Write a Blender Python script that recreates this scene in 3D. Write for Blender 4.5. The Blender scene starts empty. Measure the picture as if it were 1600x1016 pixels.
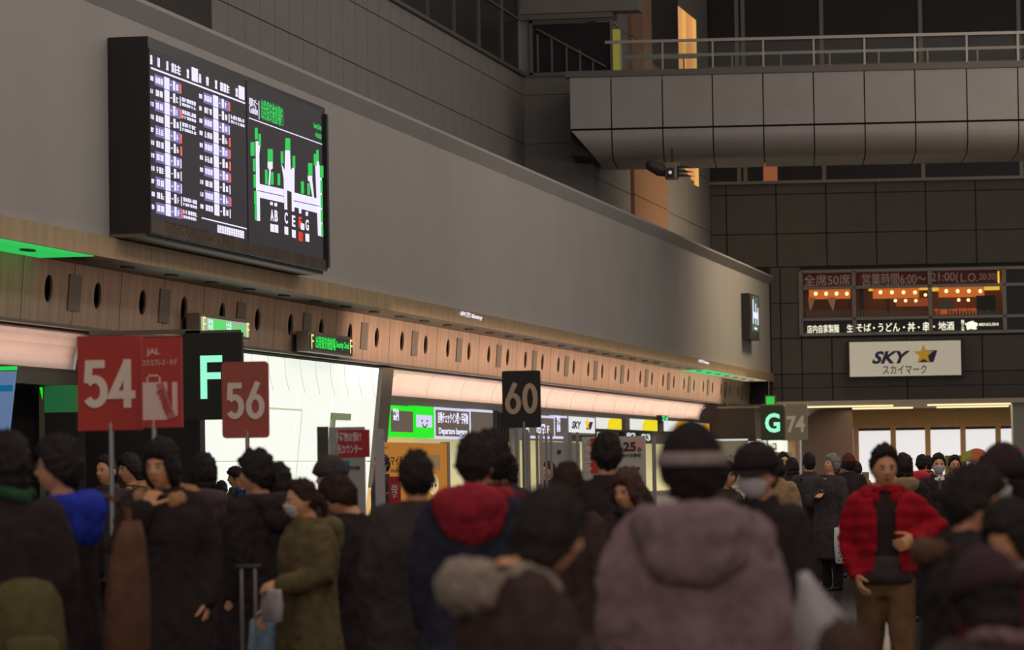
import bpy, bmesh, math, random
from mathutils import Vector, Matrix, noise, Quaternion
random.seed(7)
S = bpy.context.scene
COL = S.collection
# ------------------------------------------------------------------ camera (1600 x 1016 frame)
FPX = 5800.0
ROLL = 0.0155
CAMZ = 1.6
_c, _s = math.cos(ROLL), math.sin(ROLL)
_x1, _y1 = 1060*_c - 210*_s, -1060*_s - 210*_c
PITCH = math.atan(-_y1/FPX)
YAW = math.atan(_x1/FPX*math.cos(PITCH))
FW_ = Vector((-math.sin(YAW)*math.cos(PITCH), math.cos(YAW)*math.cos(PITCH), math.sin(PITCH)))
RT0 = Vector((math.cos(YAW), math.sin(YAW), 0)); UP0 = RT0.cross(FW_)
RT = RT0*_c - UP0*_s; UP = RT0*_s + UP0*_c
CP = Vector((0, 0, CAMZ))
def ray(px, py): return RT*(px-800) + UP*(508-py) + FW_*FPX
def atY(px, py, Y):
    d = ray(px, py); return CP + d*(Y/d.y)
def atX(px, py, X):
    d = ray(px, py); return CP + d*(X/d.x)
def horizon(px): return 718 + (1860-px)*ROLL
cam = bpy.data.cameras.new('camera'); cam.sensor_width = 36; cam.lens = FPX/1600*36
cam.clip_start = 0.5; cam.clip_end = 600
cam.dof.use_dof = True; cam.dof.focus_distance = 52.0; cam.dof.aperture_fstop = 3.8
co = bpy.data.objects.new('camera', cam); COL.objects.link(co)
m = Matrix.Identity(4)
for i in range(3): m[i][0], m[i][1], m[i][2], m[i][3] = RT[i], UP[i], -FW_[i], CP[i]
co.matrix_world = m
S.camera = co
# ------------------------------------------------------------------ world, lights, exposure
S.view_settings.view_transform = 'Standard'; S.view_settings.look = 'None'
S.view_settings.gamma = 1.0; S.view_settings.use_curve_mapping = False
S.view_settings.exposure = 0.0
w = bpy.data.worlds.new('world'); S.world = w; w.use_nodes = True
w.node_tree.nodes['Background'].inputs[0].default_value = (1.0, 0.89, 0.85, 1)
w.node_tree.nodes['Background'].inputs[1].default_value = 0.25
def area(name, loc, target, sx, sy, power, col, spread=None, along=(1, 0, 0)):
    l = bpy.data.lights.new(name, 'AREA'); l.shape = 'RECTANGLE'; l.size = sx; l.size_y = sy
    l.energy = power; l.color = col
    if spread: l.spread = spread
    o = bpy.data.objects.new(name, l); COL.objects.link(o); o.location = loc
    d = Vector(target) - Vector(loc)
    z = -d.normalized(); x = Vector(along); x = (x-z*x.dot(z)).normalized(); y = z.cross(x)   # size sx runs along 'along'
    o.matrix_basis = Matrix(((x.x, y.x, z.x, loc[0]), (x.y, y.y, z.y, loc[1]), (x.z, y.z, z.z, loc[2]), (0, 0, 0, 1))); return o
WARM = (1.0, 0.72, 0.46)
YD = (0, 1, 0)
area('hall_ceiling_light', (0, 25, 17), (0, 25, 0), 50, 12, 1300, (1.0, 0.82, 0.70), along=YD)
area('hall_ceiling_light', (-2, 70, 17), (-3, 70, 0), 34, 10, 800, (1.0, 0.82, 0.66), along=YD)
area('rear_fill_light', (4, -7, 8.5), (-5, 30, 1.5), 18, 3, 620, (1.0, 0.84, 0.72))  # unseen light added behind the camera to brighten boards that face it
area('wall_fill_light', (0, 60, 12), (-12.6, 62, 5), 60, 1.5, 1000, (1.0, 0.93, 0.87), along=YD)  # added fill along the hall, not a fitting; brightens the left wall
area('wall_fill_light', (-6, 103, 16.5), (-12.6, 103, 5.5), 11, 2.5, 520, (1.0, 0.78, 0.52), 1.25, along=YD)  # added out of view to warm the far end of the left wall
area('bridge_fill_light', (3, 62, 7), (4, 88, 10.5), 14, 1.5, 520, (1.0, 0.82, 0.76))  # added fill in mid-hall, aimed at the bridge
area('bridge_fill_light', (4, 101, 16.8), (2, 112, 7.4), 14, 1, 40, (1.0, 0.80, 0.6))  # added fill above the view, aimed at the far wall behind the bridge
area('band_fill_light', (-11.4, 82, 3.70), (-13.2, 82, 3.78), 48, 0.12, 270, (1.0, 0.74, 0.58), 1.0, along=YD)  # added light floating before the band to brighten the copper panels
area('band_fill_light', (-11.4, 46, 3.85), (-13.2, 46, 3.95), 24, 0.12, 10, (1.0, 0.72, 0.42), 1.0, along=YD)  # dim added fill for the near part of the band
area('bridge_fill_light', (3, 85.5, 7.0), (3.5, 88.6, 9.4), 16, 0.5, 70, (1.0, 0.78, 0.5))  # added uplight in mid-air that brightens the bridge underside
area('concourse_light', (-4, 117.5, 3.38), (-4, 117.5, 0), 14, 5, 700, WARM)

# ------------------------------------------------------------------ materials
MATS = {}
def mat(name, col, rough=0.6, metal=0.0, emit=None, es=0.0, nz=0.0, nscale=8.0, stretch=(1,1,1), alpha=None, trans=0.0, spec=0.5, bump=0.0, coat=0.0):
    if name in MATS: return MATS[name]
    m = bpy.data.materials.new(name); m.use_nodes = True; MATS[name] = m
    nt = m.node_tree; b = nt.nodes['Principled BSDF']
    b.inputs['Base Color'].default_value = (*col, 1); b.inputs['Roughness'].default_value = rough
    b.inputs['Metallic'].default_value = metal
    b.inputs['Specular IOR Level'].default_value = spec
    if coat: b.inputs['Coat Weight'].default_value = coat; b.inputs['Coat Roughness'].default_value = 0.15
    if trans: b.inputs['Transmission Weight'].default_value = trans; b.inputs['IOR'].default_value = 1.02
    if emit:
        b.inputs['Emission Color'].default_value = (*emit, 1); b.inputs['Emission Strength'].default_value = es
    if nz or bump:
        tc = nt.nodes.new('ShaderNodeTexCoord'); mp = nt.nodes.new('ShaderNodeMapping')
        mp.inputs['Scale'].default_value = stretch
        n = nt.nodes.new('ShaderNodeTexNoise'); n.inputs['Scale'].default_value = nscale; n.inputs['Detail'].default_value = 5
        nt.links.new(tc.outputs['Object'], mp.inputs[0]); nt.links.new(mp.outputs[0], n.inputs['Vector'])
        if nz:
            r = nt.nodes.new('ShaderNodeMapRange'); r.inputs['From Min'].default_value = .25; r.inputs['From Max'].default_value = .75
            r.inputs['To Min'].default_value = 1-nz; r.inputs['To Max'].default_value = 1+nz
            v = nt.nodes.new('ShaderNodeVectorMath'); v.operation = 'SCALE'; v.inputs[0].default_value = col
            nt.links.new(n.outputs[0], r.inputs['Value']); nt.links.new(r.outputs[0], v.inputs['Scale'])
            nt.links.new(v.outputs[0], b.inputs['Base Color'])
        if bump:
            bp = nt.nodes.new('ShaderNodeBump'); bp.inputs['Strength'].default_value = bump; bp.inputs['Distance'].default_value = .01
            nt.links.new(n.outputs[0], bp.inputs['Height']); nt.links.new(bp.outputs[0], b.inputs['Normal'])
    return m
def srgb(r, g, b):
    f = lambda c: ((c/255+0.055)/1.055)**2.4 if c > 10 else c/255/12.92
    return (f(r), f(g), f(b))
def em(name, rgb, es=1.0):
    c = srgb(*rgb); return mat(name, (0.02, 0.02, 0.02), 0.6, emit=c, es=es)
def cloth(name, rgb, rough=0.9, nz=.25):
    return mat(name, srgb(*rgb), rough, nz=nz, nscale=14, bump=.5, spec=.15)

# ------------------------------------------------------------------ mesh helpers
class MB:
    def __init__(self): self.v = []; self.f = []
    def add(self, vs, fs):
        o = len(self.v); self.v += [tuple(p) for p in vs]; self.f += [tuple(i+o for i in q) for q in fs]; return self
    def loft(self, rings, cap=True, close=True):
        n = len(rings[0]); vs = [p for r in rings for p in r]; fs = []
        for i in range(len(rings)-1):
            for j in range(n if close else n-1):
                k = (j+1) % n
                fs.append((i*n+j, i*n+k, (i+1)*n+k, (i+1)*n+j))
        if cap: fs.append(tuple(range(n-1, -1, -1))); fs.append(tuple((len(rings)-1)*n+j for j in range(n)))
        return self.add(vs, fs)
    def tube(self, pts, rads, n=10, flat=1.0, side=None, round_ends=True):
        pts = [Vector(p) for p in pts]; rads = list(rads) if hasattr(rads, '__len__') else [rads]*len(pts)
        if round_ends:
            d0 = (pts[0]-pts[1]).normalized(); d1 = (pts[-1]-pts[-2]).normalized()
            pts = [pts[0]+d0*rads[0]*.85, pts[0]+d0*rads[0]*.5] + pts + [pts[-1]+d1*rads[-1]*.5, pts[-1]+d1*rads[-1]*.85]
            rads = [rads[0]*.35, rads[0]*.85] + rads + [rads[-1]*.85, rads[-1]*.35]
        rings = []
        for i, p in enumerate(pts):
            a = pts[max(i-1, 0)]; b = pts[min(i+1, len(pts)-1)]; t = (b-a).normalized()
            s = Vector(side) if side else Vector((0, 1, 0)) if abs(t.y) < .9 else Vector((1, 0, 0))
            x = (s - t*s.dot(t)).normalized(); y = t.cross(x)
            rings.append([p + x*math.cos(2*math.pi*k/n)*rads[i] + y*math.sin(2*math.pi*k/n)*rads[i]*flat for k in range(n)])
        return self.loft(rings)
    def ell(self, c, rx, ry, rz, nu=16, nv=10):
        rings = []
        for i in range(nv+1):
            a = math.pi*(i+.03)/(nv+.06) - math.pi/2
            rings.append([(c[0]+rx*math.cos(a)*math.cos(2*math.pi*k/nu), c[1]+ry*math.cos(a)*math.sin(2*math.pi*k/nu), c[2]+rz*math.sin(a)) for k in range(nu)])
        return self.loft(rings)
    def vloft(self, data, n=18, p=2.4):
        # data: (z, cx, cy, rx, ry), superellipse rings
        rings = []
        for z, cx, cy, rx, ry in data:
            r = []
            for k in range(n):
                a = 2*math.pi*k/n; c, s = math.cos(a), math.sin(a)
                r.append((cx+rx*math.copysign(abs(c)**(2/p), c), cy+ry*math.copysign(abs(s)**(2/p), s), z))
            rings.append(r)
        return self.loft(rings)
    def mesh(self, name):
        me = bpy.data.meshes.new(name); me.from_pydata(self.v, [], self.f); me.update(); return me
def link(name, me, m=None, parent=None, smooth=False, world=True):
    o = bpy.data.objects.new(name, me); COL.objects.link(o)
    if m is not None:
        if not me.materials: me.materials.append(m)
        else: o.material_slots[0].link = 'OBJECT'; o.material_slots[0].material = m
    if smooth: me.shade_smooth()
    if parent is not None:
        o.parent = parent
        if world: o.matrix_parent_inverse = parent.matrix_basis.inverted()
    return o
def mk(name, mb, m, parent=None, smooth=False, bev=0.0, world=True):
    me = mb.mesh(name)
    bm = bmesh.new(); bm.from_mesh(me); bmesh.ops.recalc_face_normals(bm, faces=bm.faces)
    if bev: bmesh.ops.bevel(bm, geom=bm.edges[:], offset=bev, segments=2, affect='EDGES', profile=.7)
    bm.to_mesh(me); bm.free()
    return link(name, me, m, parent, smooth, world)
def tag(o, label=None, cat=None, group=None, kind=None):
    if label: o['label'] = label
    if cat: o['category'] = cat
    if group: o['group'] = group
    if kind: o['kind'] = kind
    return o
def thing(name, label, cat, loc, rz=0, group=None, sc=1):
    o = bpy.data.objects.new(name, None); COL.objects.link(o); o.empty_display_size = .1
    o.location = loc; o.rotation_euler = (0, 0, rz); o.scale = (sc, sc, sc)
    o.matrix_basis = Matrix.Translation(loc) @ Matrix.Rotation(rz, 4, 'Z') @ Matrix.Scale(sc, 4)
    return tag(o, label, cat, group)
def copy_tree(o, parent=None):
    c = o.copy(); COL.objects.link(c)
    if parent is not None: c.parent = parent
    for ch in list(o.children): copy_tree(ch, c)
    return c
class Fr:
    """a frame: o origin, x to the right, z up, n towards the viewer"""
    def __init__(s, o, x, z=(0, 0, 1)):
        s.o = Vector(o); s.x = Vector(x).normalized(); s.z = Vector(z).normalized(); s.n = s.x.cross(s.z)
    def p(s, u, v, w=0): return s.o + s.x*u + s.z*v + s.n*w
    def uv(s, px, py, w=0):
        d = ray(px, py); o = s.o + s.n*w; t = (o-CP).dot(s.n)/d.dot(s.n); q = CP + d*t - s.o
        return q.dot(s.x), q.dot(s.z)
    def M(s, u=0, v=0, w=0):
        m = Matrix.Identity(4); q = s.p(u, v, w)
        for i in range(3): m[i][0], m[i][1], m[i][2], m[i][3] = s.x[i], s.z[i], s.n[i], q[i]
        return m
    def box(s, mb, u0, u1, v0, v1, w0, w1):
        vs = [s.p(u, v, w) for w in (w0, w1) for v in (v0, v1) for u in (u0, u1)]
        mb.add(vs, [(0, 1, 3, 2), (4, 6, 7, 5), (0, 4, 5, 1), (2, 3, 7, 6), (0, 2, 6, 4), (1, 5, 7, 3)]); return mb
    def poly(s, mb, pts, w0, w1):
        n = len(pts); vs = [s.p(u, v, w0) for u, v in pts] + [s.p(u, v, w1) for u, v in pts]
        mb.add(vs, [tuple(range(n-1, -1, -1)), tuple(range(n, 2*n))] + [(i, (i+1) % n, n+(i+1) % n, n+i) for i in range(n)]); return mb
    def bx(s, name, u0, u1, v0, v1, w0, w1, m, parent=None, bev=0):
        return mk(name, s.box(MB(), u0, u1, v0, v1, w0, w1), m, parent, bev=bev)
    def rrect(s, mb, u0, u1, v0, v1, w0, w1, r, n=5):
        pts = []
        for cx, cy, a0 in ((u1-r, v1-r, 0), (u0+r, v1-r, 90), (u0+r, v0+r, 180), (u1-r, v0+r, 270)):
            for k in range(n+1):
                a = math.radians(a0+90*k/n); pts.append((cx+r*math.cos(a), cy+r*math.sin(a)))
        return s.poly(mb, pts, w0, w1)
    def ring(s, mb, cu, cv, r0, r1, w0, w1, n=28, sy=1.0):
        vs = []
        for k in range(n):
            a = 2*math.pi*k/n; c, q = math.cos(a), math.sin(a)*sy
            vs += [s.p(cu+r0*c, cv+r0*q, w0), s.p(cu+r1*c, cv+r1*q, w0), s.p(cu+r1*c, cv+r1*q, w1), s.p(cu+r0*c, cv+r0*q, w1)]
        fs = []
        for k in range(n):
            a, b = 4*k, 4*((k+1) % n)
            for i in range(4): fs.append((a+i, a+(i+1) % 4, b+(i+1) % 4, b+i))
        return mb.add(vs, fs)
TC = {}
def text_mesh(txt, bold=0.0, shear=0.0):
    key = (txt, bold, shear)
    if key in TC: return TC[key]
    cu = bpy.data.curves.new('t', 'FONT'); cu.body = txt; cu.size = 1; cu.offset = bold; cu.shear = shear; cu.extrude = .01
    cu.resolution_u = 3; cu.space_line = 1.05
    cu.align_x = 'CENTER'
    ob = bpy.data.objects.new('t', cu); COL.objects.link(ob)
    dg = bpy.context.evaluated_depsgraph_get(); e = ob.evaluated_get(dg); me = e.to_mesh()
    vs = [tuple(v.co) for v in me.vertices]; fs = [tuple(p.vertices) for p in me.polygons]
    e.to_mesh_clear(); bpy.data.objects.remove(ob); bpy.data.curves.remove(cu)
    TC[key] = (vs, fs); return TC[key]
def text(txt, fr, u, v, W, H, m, parent=None, w=0.005, bold=0.0, shear=0.0, name='lettering', keep=False, rot=0):
    vs, fs = text_mesh(txt, bold, shear)
    x0 = min(a[0] for a in vs); x1 = max(a[0] for a in vs); y0 = min(a[1] for a in vs); y1 = max(a[1] for a in vs)
    sx, sy = W/(x1-x0), H/(y1-y0)
    if keep: sx = sy = min(sx, sy)
    mb = MB(); ca, sa = math.cos(rot), math.sin(rot)
    def tr(a):
        x, y = (a[0]-(x0+x1)/2)*sx, (a[1]-(y0+y1)/2)*sy
        return fr.p(u+x*ca-y*sa, v+x*sa+y*ca, w+(a[2]+.01)*.15)
    mb.add([tr(a) for a in vs], fs)
    return link(name, mb.mesh(name), m, parent)

def arc(cx, cy, rx, ry, a0, a1, n=18): return [(cx+rx*math.cos(math.radians(a0+(a1-a0)*k/n)), cy+ry*math.sin(math.radians(a0+(a1-a0)*k/n))) for k in range(n+1)]
GLY = {'5': [[(.86, .91), (.24, .91), (.19, .52)], [(.19, .52)]+arc(.47, .345, .36, .255, 130, -145)], '4': [[(.66, 0), (.66, 1.0)], [(.66, .93), (.08, .27), (.98, .27)]],
       '6': [arc(.5, .345, .36, .265, 0, 360, 28), [(.66, 1.0), (.19, .46)]], '0': [arc(.5, .5, .34, .41, 0, 360, 32)]}
def numeral(txt, fr, x0, y0, x1, y1, m, parent, w=.004, sw=.28):
    """numerals built of even strokes, px box given as frame coordinates"""
    n = len(txt); W = (x1-x0)/n
    for k, ch in enumerate(txt):
        mb = MB()
        for kp, path in enumerate(GLY[ch]):
            pts = [Vector((x0+W*(k+.04+.92*u), y1+(y0-y1)*v, 0)) for u, v in path]; h = sw*W*.5; closed = (pts[0]-pts[-1]).length < 1e-6
            L, R = [], []
            for i, p in enumerate(pts):
                a = pts[i-1] if i else (pts[-2] if closed else None); b = pts[i+1] if i < len(pts)-1 else (pts[1] if closed else None)
                d1 = (p-a).normalized() if a is not None else None; d2 = (b-p).normalized() if b is not None else None
                d1 = d1 or d2; d2 = d2 or d1; t = (d1+d2).normalized(); nn = Vector((-t.y, t.x, 0)); c = max(.45, nn.dot(Vector((-d1.y, d1.x, 0))))
                L.append(p+nn*h/c); R.append(p-nn*h/c)
            vs = [fr.p(q.x, q.y, ww) for ww in (w, w+.004+.0015*kp) for q in L+R]; N = len(pts); fs = []
            for i in range(N-1): fs += [(i, i+1, N+i+1, N+i), (2*N+i, 3*N+i, 3*N+i+1, 2*N+i+1), (i, 2*N+i, 2*N+i+1, i+1), (N+i, N+i+1, 3*N+i+1, 3*N+i)]
            mb.add(vs, fs)
        link('numeral', mb.mesh('numeral'), m, parent)
# ================================================================== SETTING
def inst(name, me, m, M, parent=None, smooth=False):
    o = link(name, me, m, parent, smooth); o.matrix_basis = M; return o
def struct(o): o['kind'] = 'structure'; return o
m_wall = mat('painted_wall', (0.32, 0.305, 0.28), 0.7, nz=.05, nscale=.6)
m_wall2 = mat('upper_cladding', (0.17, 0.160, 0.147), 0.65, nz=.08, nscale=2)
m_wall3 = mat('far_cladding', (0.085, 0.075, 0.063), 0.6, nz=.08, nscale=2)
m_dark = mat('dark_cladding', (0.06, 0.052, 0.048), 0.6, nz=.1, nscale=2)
m_joint = mat('joint_black', (0.02, 0.018, 0.016), 0.8)
m_bridge = mat('bridge_metal', (0.27, 0.25, 0.235), 0.5, metal=.15, nz=.06, nscale=2)
m_copper = mat('brushed_copper_panel', (0.46, 0.31, 0.215), 0.42, metal=.4, nz=.30, nscale=1.6, stretch=(3, .35, 1))
m_bronze = mat('bronze_fascia', (0.50, 0.36, 0.20), 0.35, metal=.4, nz=.2, nscale=1.5, stretch=(1, 3, .3))
m_plate = mat('grey_plate', (0.20, 0.165, 0.13), 0.45, metal=.5, nz=.1, nscale=6)
m_soffit = mat('soffit_brown', (0.14, 0.12, 0.10), 0.5, nz=.1)
m_black = mat('matte_black', (0.018, 0.016, 0.016), 0.55)
m_brown = mat('dark_brown_panel', (0.040, 0.028, 0.023), 0.6, nz=.08, nscale=3)
m_frame = mat('window_metal', (0.16, 0.15, 0.13), 0.4, metal=.5)
m_cove = mat('cove_plaster', (0.86, 0.72, 0.64), 0.55, nz=.07, nscale=.8, stretch=(1, 1.5, 1))
m_dglass = mat('night_glass', (0.020, 0.018, 0.021), 0.35, spec=.2)
m_rail = mat('railing_metal', (0.26, 0.24, 0.21), 0.35, metal=.7)
m_glass = mat('clear_glass', (0.72, 0.74, 0.72), 0.03, trans=.96)
m_ambers = em('amber_light', (255, 176, 84), 1.0)
def tilefloor():
    m = mat('polished_granite', (0.05, 0.045, 0.045), 0.13, spec=.5)
    nt = m.node_tree; b = nt.nodes['Principled BSDF']; tc = nt.nodes.new('ShaderNodeTexCoord')
    br = nt.nodes.new('ShaderNodeTexBrick'); br.offset = 0; br.inputs['Scale'].default_value = 1; br.inputs['Brick Width'].default_value = .6
    br.inputs['Row Height'].default_value = .6; br.inputs['Mortar Size'].default_value = .006
    br.inputs['Color1'].default_value = (.050, .044, .042, 1); br.inputs['Color2'].default_value = (.060, .052, .048, 1); br.inputs['Mortar'].default_value = (.02, .018, .016, 1)
    nt.links.new(tc.outputs['Object'], br.inputs['Vector']); nt.links.new(br.outputs[0], b.inputs['Base Color'])
    n = nt.nodes.new('ShaderNodeTexNoise'); n.inputs['Scale'].default_value = 1.3
    bp = nt.nodes.new('ShaderNodeBump'); bp.inputs['Strength'].default_value = .04; bp.inputs['Distance'].default_value = .05
    nt.links.new(tc.outputs['Object'], n.inputs['Vector']); nt.links.new(n.outputs[0], bp.inputs['Height']); nt.links.new(bp.outputs[0], b.inputs['Normal'])
    return m
W0 = Fr((0, 0, 0), (1, 0, 0))
fl = MB(); W0.box(fl, -18, 30, -.3, 0, -140, 12)
struct(mk('floor', fl, tilefloor()))
# left wall: frame with u = Y
LW = Fr((-12.6, 0, 0), (0, 1, 0))
wl = struct(LW.bx('wall_left', 24, 113.4, 4.42, 7.16, -1.0, 0, m_wall))
mb = MB()   # flared coping along the top
prof = [(-.0, 7.16), (.13, 7.37), (.13, 7.42), (.0, 7.42), (-3.5, 7.42), (-3.5, 7.16)]
mb.loft([[LW.p(u, z, wv) for wv, z in prof] for u in (24, 113.4)])
mk('coping', mb, m_wall, wl)
for u in [30+5.2*i for i in range(16)]:
    LW.bx('coping_joint', u, u+.015, 7.405, 7.425, -.5, .132, m_joint, wl)
# fascia and soffit between wall and perforated band
can = thing('counter_canopy', 'long copper canopy band with oval holes over the check-in counters', 'canopy', (-13.2, 40, 3.3))
seg = [24, 34, 44.0, 53.6, 63.2, 72.8, 82.4, 92.0, 101.6, 113.4]
for a, b in zip(seg[:-1], seg[1:]):
    LW.bx('fascia_panel', a+.008, b-.008, 4.175, 4.42, -.1, .10, m_bronze, can)
LW.bx('soffit', 24, 113.4, 4.17, 4.22, -.60, .098, m_soffit, can)
sl = Fr((-12.6, 0, 4.19), (0, 1, 0), (-1, 0, 0))
vent_me = Fr((0, 0, 0), (1, 0, 0)).poly(MB(), [(.22*math.cos(t*math.pi/6), .07*math.sin(t*math.pi/6)) for t in range(12)], -.02, .02).mesh('downlight')
k = 0
u = 32.0
while u < 113:
    M = Matrix.Identity(4); M.translation = (-12.80, u, 4.165)
    M = M @ Matrix.Rotation(math.radians(90), 4, 'Z') @ Matrix.Rotation(math.radians(90), 4, 'X')
    inst('downlight', vent_me, m_black, M, can); u += 2.0
for a, b, col in ((34, 41.6, (40, 200, 90)), (97, 104, (70, 205, 120)), (104, 111.5, (170, 158, 128)), (90, 97, (120, 110, 80))):
    mm = em('strip_%d' % a, col, .9 if a != 90 else .5)
    tag(LW.bx('light_strip', a, b, 4.160, 4.172, -.57, .09, mm, can), 'green glowing strip' if col[1] > 190 else None)
# perforated band
BZ0, BZ1 = 3.42, 4.19
BF = Fr((-13.26, 0, BZ0), (0, 1, 0), (.06, 0, .77)); BH = .772
LW.bx('backing', 24, 113.8, 3.36, 4.2, -1.4, -.74, m_black, can)
def panel_mesh():
    n = 24; W, H = .985, BH; vs = []; fs = []
    ang = [2*math.pi*(k+.5)/n for k in range(n)]
    for wv in (0, -.03):
        for a in ang: vs.append((.155*math.cos(a), H*.53+.165*math.sin(a), wv))
        for a in ang:
            c, s = math.cos(a), math.sin(a); t = min(W/abs(c) if c else 9, (H/2)/abs(s) if s else 9)
            x, y = c*t, s*t; vs.append((x, H/2+y, wv))
    # snap corners
    for base in (n, 3*n):
        for q, (sx, sy) in enumerate(((1, 1), (-1, 1), (-1, -1), (1, -1))):
            best = min(range(n), key=lambda k: (vs[base+k][0]-sx*W)**2+(vs[base+k][1]-(H/2+sy*H/2))**2)
            vs[base+best] = (sx*W, H/2+sy*H/2, vs[base+best][2])
    for k in range(n):
        j = (k+1) % n
        fs.append((k, n+k, n+j, j)); fs.append((k, j, 2*n+j, 2*n+k)); fs.append((n+k, 3*n+k, 3*n+j, n+j))
    return MB().add(vs, fs).mesh('copper_panel')
pm = panel_mesh()
plm = Fr((0, 0, 0), (1, 0, 0), (0, 1, 0)); plmb = plm.box(MB(), -.24, .24, -.22, .22, .0, .018)
plate_me = plmb.mesh('access_plate')
i = -5
while True:
    Yp = 43.13+4*i
    if Yp > 112.5: break
    for s in (-1, 1):
        if Yp+s < 113: inst('copper_panel', pm, m_copper, BF.M(Yp+s, 0, 0), can)
    inst('access_plate', plate_me, m_plate, BF.M(Yp, BH*.52, .002), can)
    i += 1
BF.bx('top_trim', 24, 113.4, BH-.012, BH+.012, -.02, .03, mat('trim_copper', (.7, .5, .38), .3, metal=.6), can)
LW.bx('bottom_rail', 24, 113.8, 3.385, 3.425, -.70, -.60, m_plate, can)
for name, px, txt in (('fascia_marker', 737, '出発 Entry'), ('fascia_marker', 1100, '出発 Entry')):
    FF = Fr((-12.49, 0, 0), (0, 1, 0)); uu, vv = FF.uv(px, 494 if px == 737 else 566)
    text('出発 Entry', FF, uu, vv, 2.0, .10, em('marker_white', (225, 222, 240), 1.1), can, bold=.05)
# coves
CP_ = [(-.68, 3.40), (-.74, 3.40), (-.86, 3.38), (-.96, 3.32), (-1.04, 3.22), (-1.085, 3.08), (-1.10, 2.92)]
def cove(a, b):
    mb = MB(); n = len(CP_); out = CP_+[(x-.04, z+.03) for x, z in reversed(CP_)]
    mb.loft([[LW.p(u, z, x) for x, z in out] for u in (a, b)])
    o = mk('lit_cove', mb, m_cove, can, smooth=False)
    for u in [a+1.6+3.2*i for i in range(int((b-a)/3.2))]:
        q = MB(); q.loft([[LW.p(uu, z, x+.004) for x, z in CP_]+[LW.p(uu, z, x-.01) for x, z in reversed(CP_)] for uu in (u, u+.012)])
        mk('cove_seam', q, mat('cove_seam', (.5, .35, .28), .7), o)
    L = area('cove_lamp', ((-13.47), (a+b)/2, 2.99), (-13.60, (a+b)/2, 3.35), .06, b-a-.4, 1.25*(b-a), (1.0, .68, .56))
    # orient long side along Y
    L.rotation_euler = Matrix(((0, -1, 0), (1, 0, 0), (0, 0, 1))).to_4x4().to_euler()
    d = (Vector((-13.62, 0, 3.35))-Vector((-13.47, 0, 2.99))).normalized(); zc = -d; yc = Vector((0, 1, 0)); xc = yc.cross(zc)
    L.matrix_basis = Matrix(((xc.x, yc.x, zc.x, -13.47), (xc.y, yc.y, zc.y, (a+b)/2), (xc.z, yc.z, zc.z, 2.99), (0, 0, 0, 1)))
    LW.bx('cove_ledge', a, b, 2.88, 2.93, -1.16, -1.06, m_plate, can)
cove(26, 44.6); cove(61.6, 104.6)
LW.bx('lintel', 26, 44.6, 2.72, 2.88, -1.3, -1.05, m_soffit, can)
LW.bx('lintel', 61.6, 103.6, 2.22, 2.88, -1.2, -.932, m_soffit, can)
# end walls of the counter bays
def endwall(Y, z0, z1, lab, mtl, x1=-12.1):
    t = tag(None or thing('bay_end_wall', lab, 'partition', (-13, Y, z0)))
    fr = Fr((0, Y, 0), (1, 0, 0)); mb = MB()
    pts = [(-14.3, z0), (x1, z0), (x1, z1), (-13.30, z1), (-13.48, z1-.03), (-13.60, z1-.12), (-13.68, z1-.28), (-13.70, z1-.40), (-14.3, z1-.40)]
    mk('panel', fr.poly(mb, pts, -.25, 0), mtl, t); return t
endwall(44.7, 0, 3.33, 'black end wall of the near counter bay, behind the 54 board', m_black)
endwall(104.7, 2.3, 3.33, 'dark brown end panel with curved corner left of the G sign', m_brown)
# back walls of bays
LW.bx('bay_wall', 26, 44.6, 0, 2.75, -1.9, -1.6, m_black, struct(thing('wall_counters', None, None, (-14, 40, 0))))
wc = [o for o in S.objects if o.name == 'wall_counters'][0]
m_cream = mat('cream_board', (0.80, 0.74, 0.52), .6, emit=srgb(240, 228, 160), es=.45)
LW.bx('bay_wall', 62, 104.6, 0, 2.80, -1.5, -1.3, m_cream, wc)
m_greyp = mat('grey_partition', (0.30, 0.28, 0.26), .6)
# F light wall
lb = thing('light_wall', 'tall glowing white light wall with green letter F and door seams', 'light wall', (-13.4, 48, 0))
m_lb = mat('white_lightbox', (0.5, 0.5, 0.5), .5, emit=srgb(232, 236, 226), es=1.0)
LF = Fr((-13.3, 0, 3.33), (0, 1, 0), (.11, 0, 1.0))
cols = [46.5, 49.2, 51.3, 53.0, 55.1, 57.4, 59.2, 60.6]
for a, b in zip(cols[:-1], cols[1:]):
    LF.bx('glowing_panel', a+.008, b-.008, -1.55, 0, -.05, 0, m_lb, lb)
    LF.bx('glowing_panel', a+.008, b-.008, -3.3, -1.57, -.05, 0, m_lb, lb)
LF.bx('backing', 46.5, 60.6, -3.3, 0, -.12, -.06, mat('seam_olive', (.25, .26, .15), .7, emit=srgb(170, 175, 120), es=.5), lb)
m_olive = mat('olive_letter', srgb(120, 132, 100), .6, emit=srgb(120, 132, 96), es=.6)
u0, v0 = LF.uv(517, 645); u1, v1 = LF.uv(541, 700)
mb = MB(); LF.box(mb, u0, u0+.26, v0-.8, v0, 0, .03); LF.box(mb, u0, u1, v0-.11, v0, 0, .03); LF.box(mb, u0, u1-.2, v0-.47, v0-.36, 0, .03)
tag(mk('letter', mb, m_olive, lb), 'olive green letter F')
ua, va = LF.uv(472, 641); ub, vb = LF.uv(413, 640)
m_seam = em('door_seam', (196, 200, 168), 1.0)
LF.bx('door_outline', ub, ua, va-.015, va+.015, 0, .004, m_seam, lb); LF.bx('door_outline', ua-.015, ua+.015, -3.2, va, 0, .004, m_seam, lb)
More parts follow.
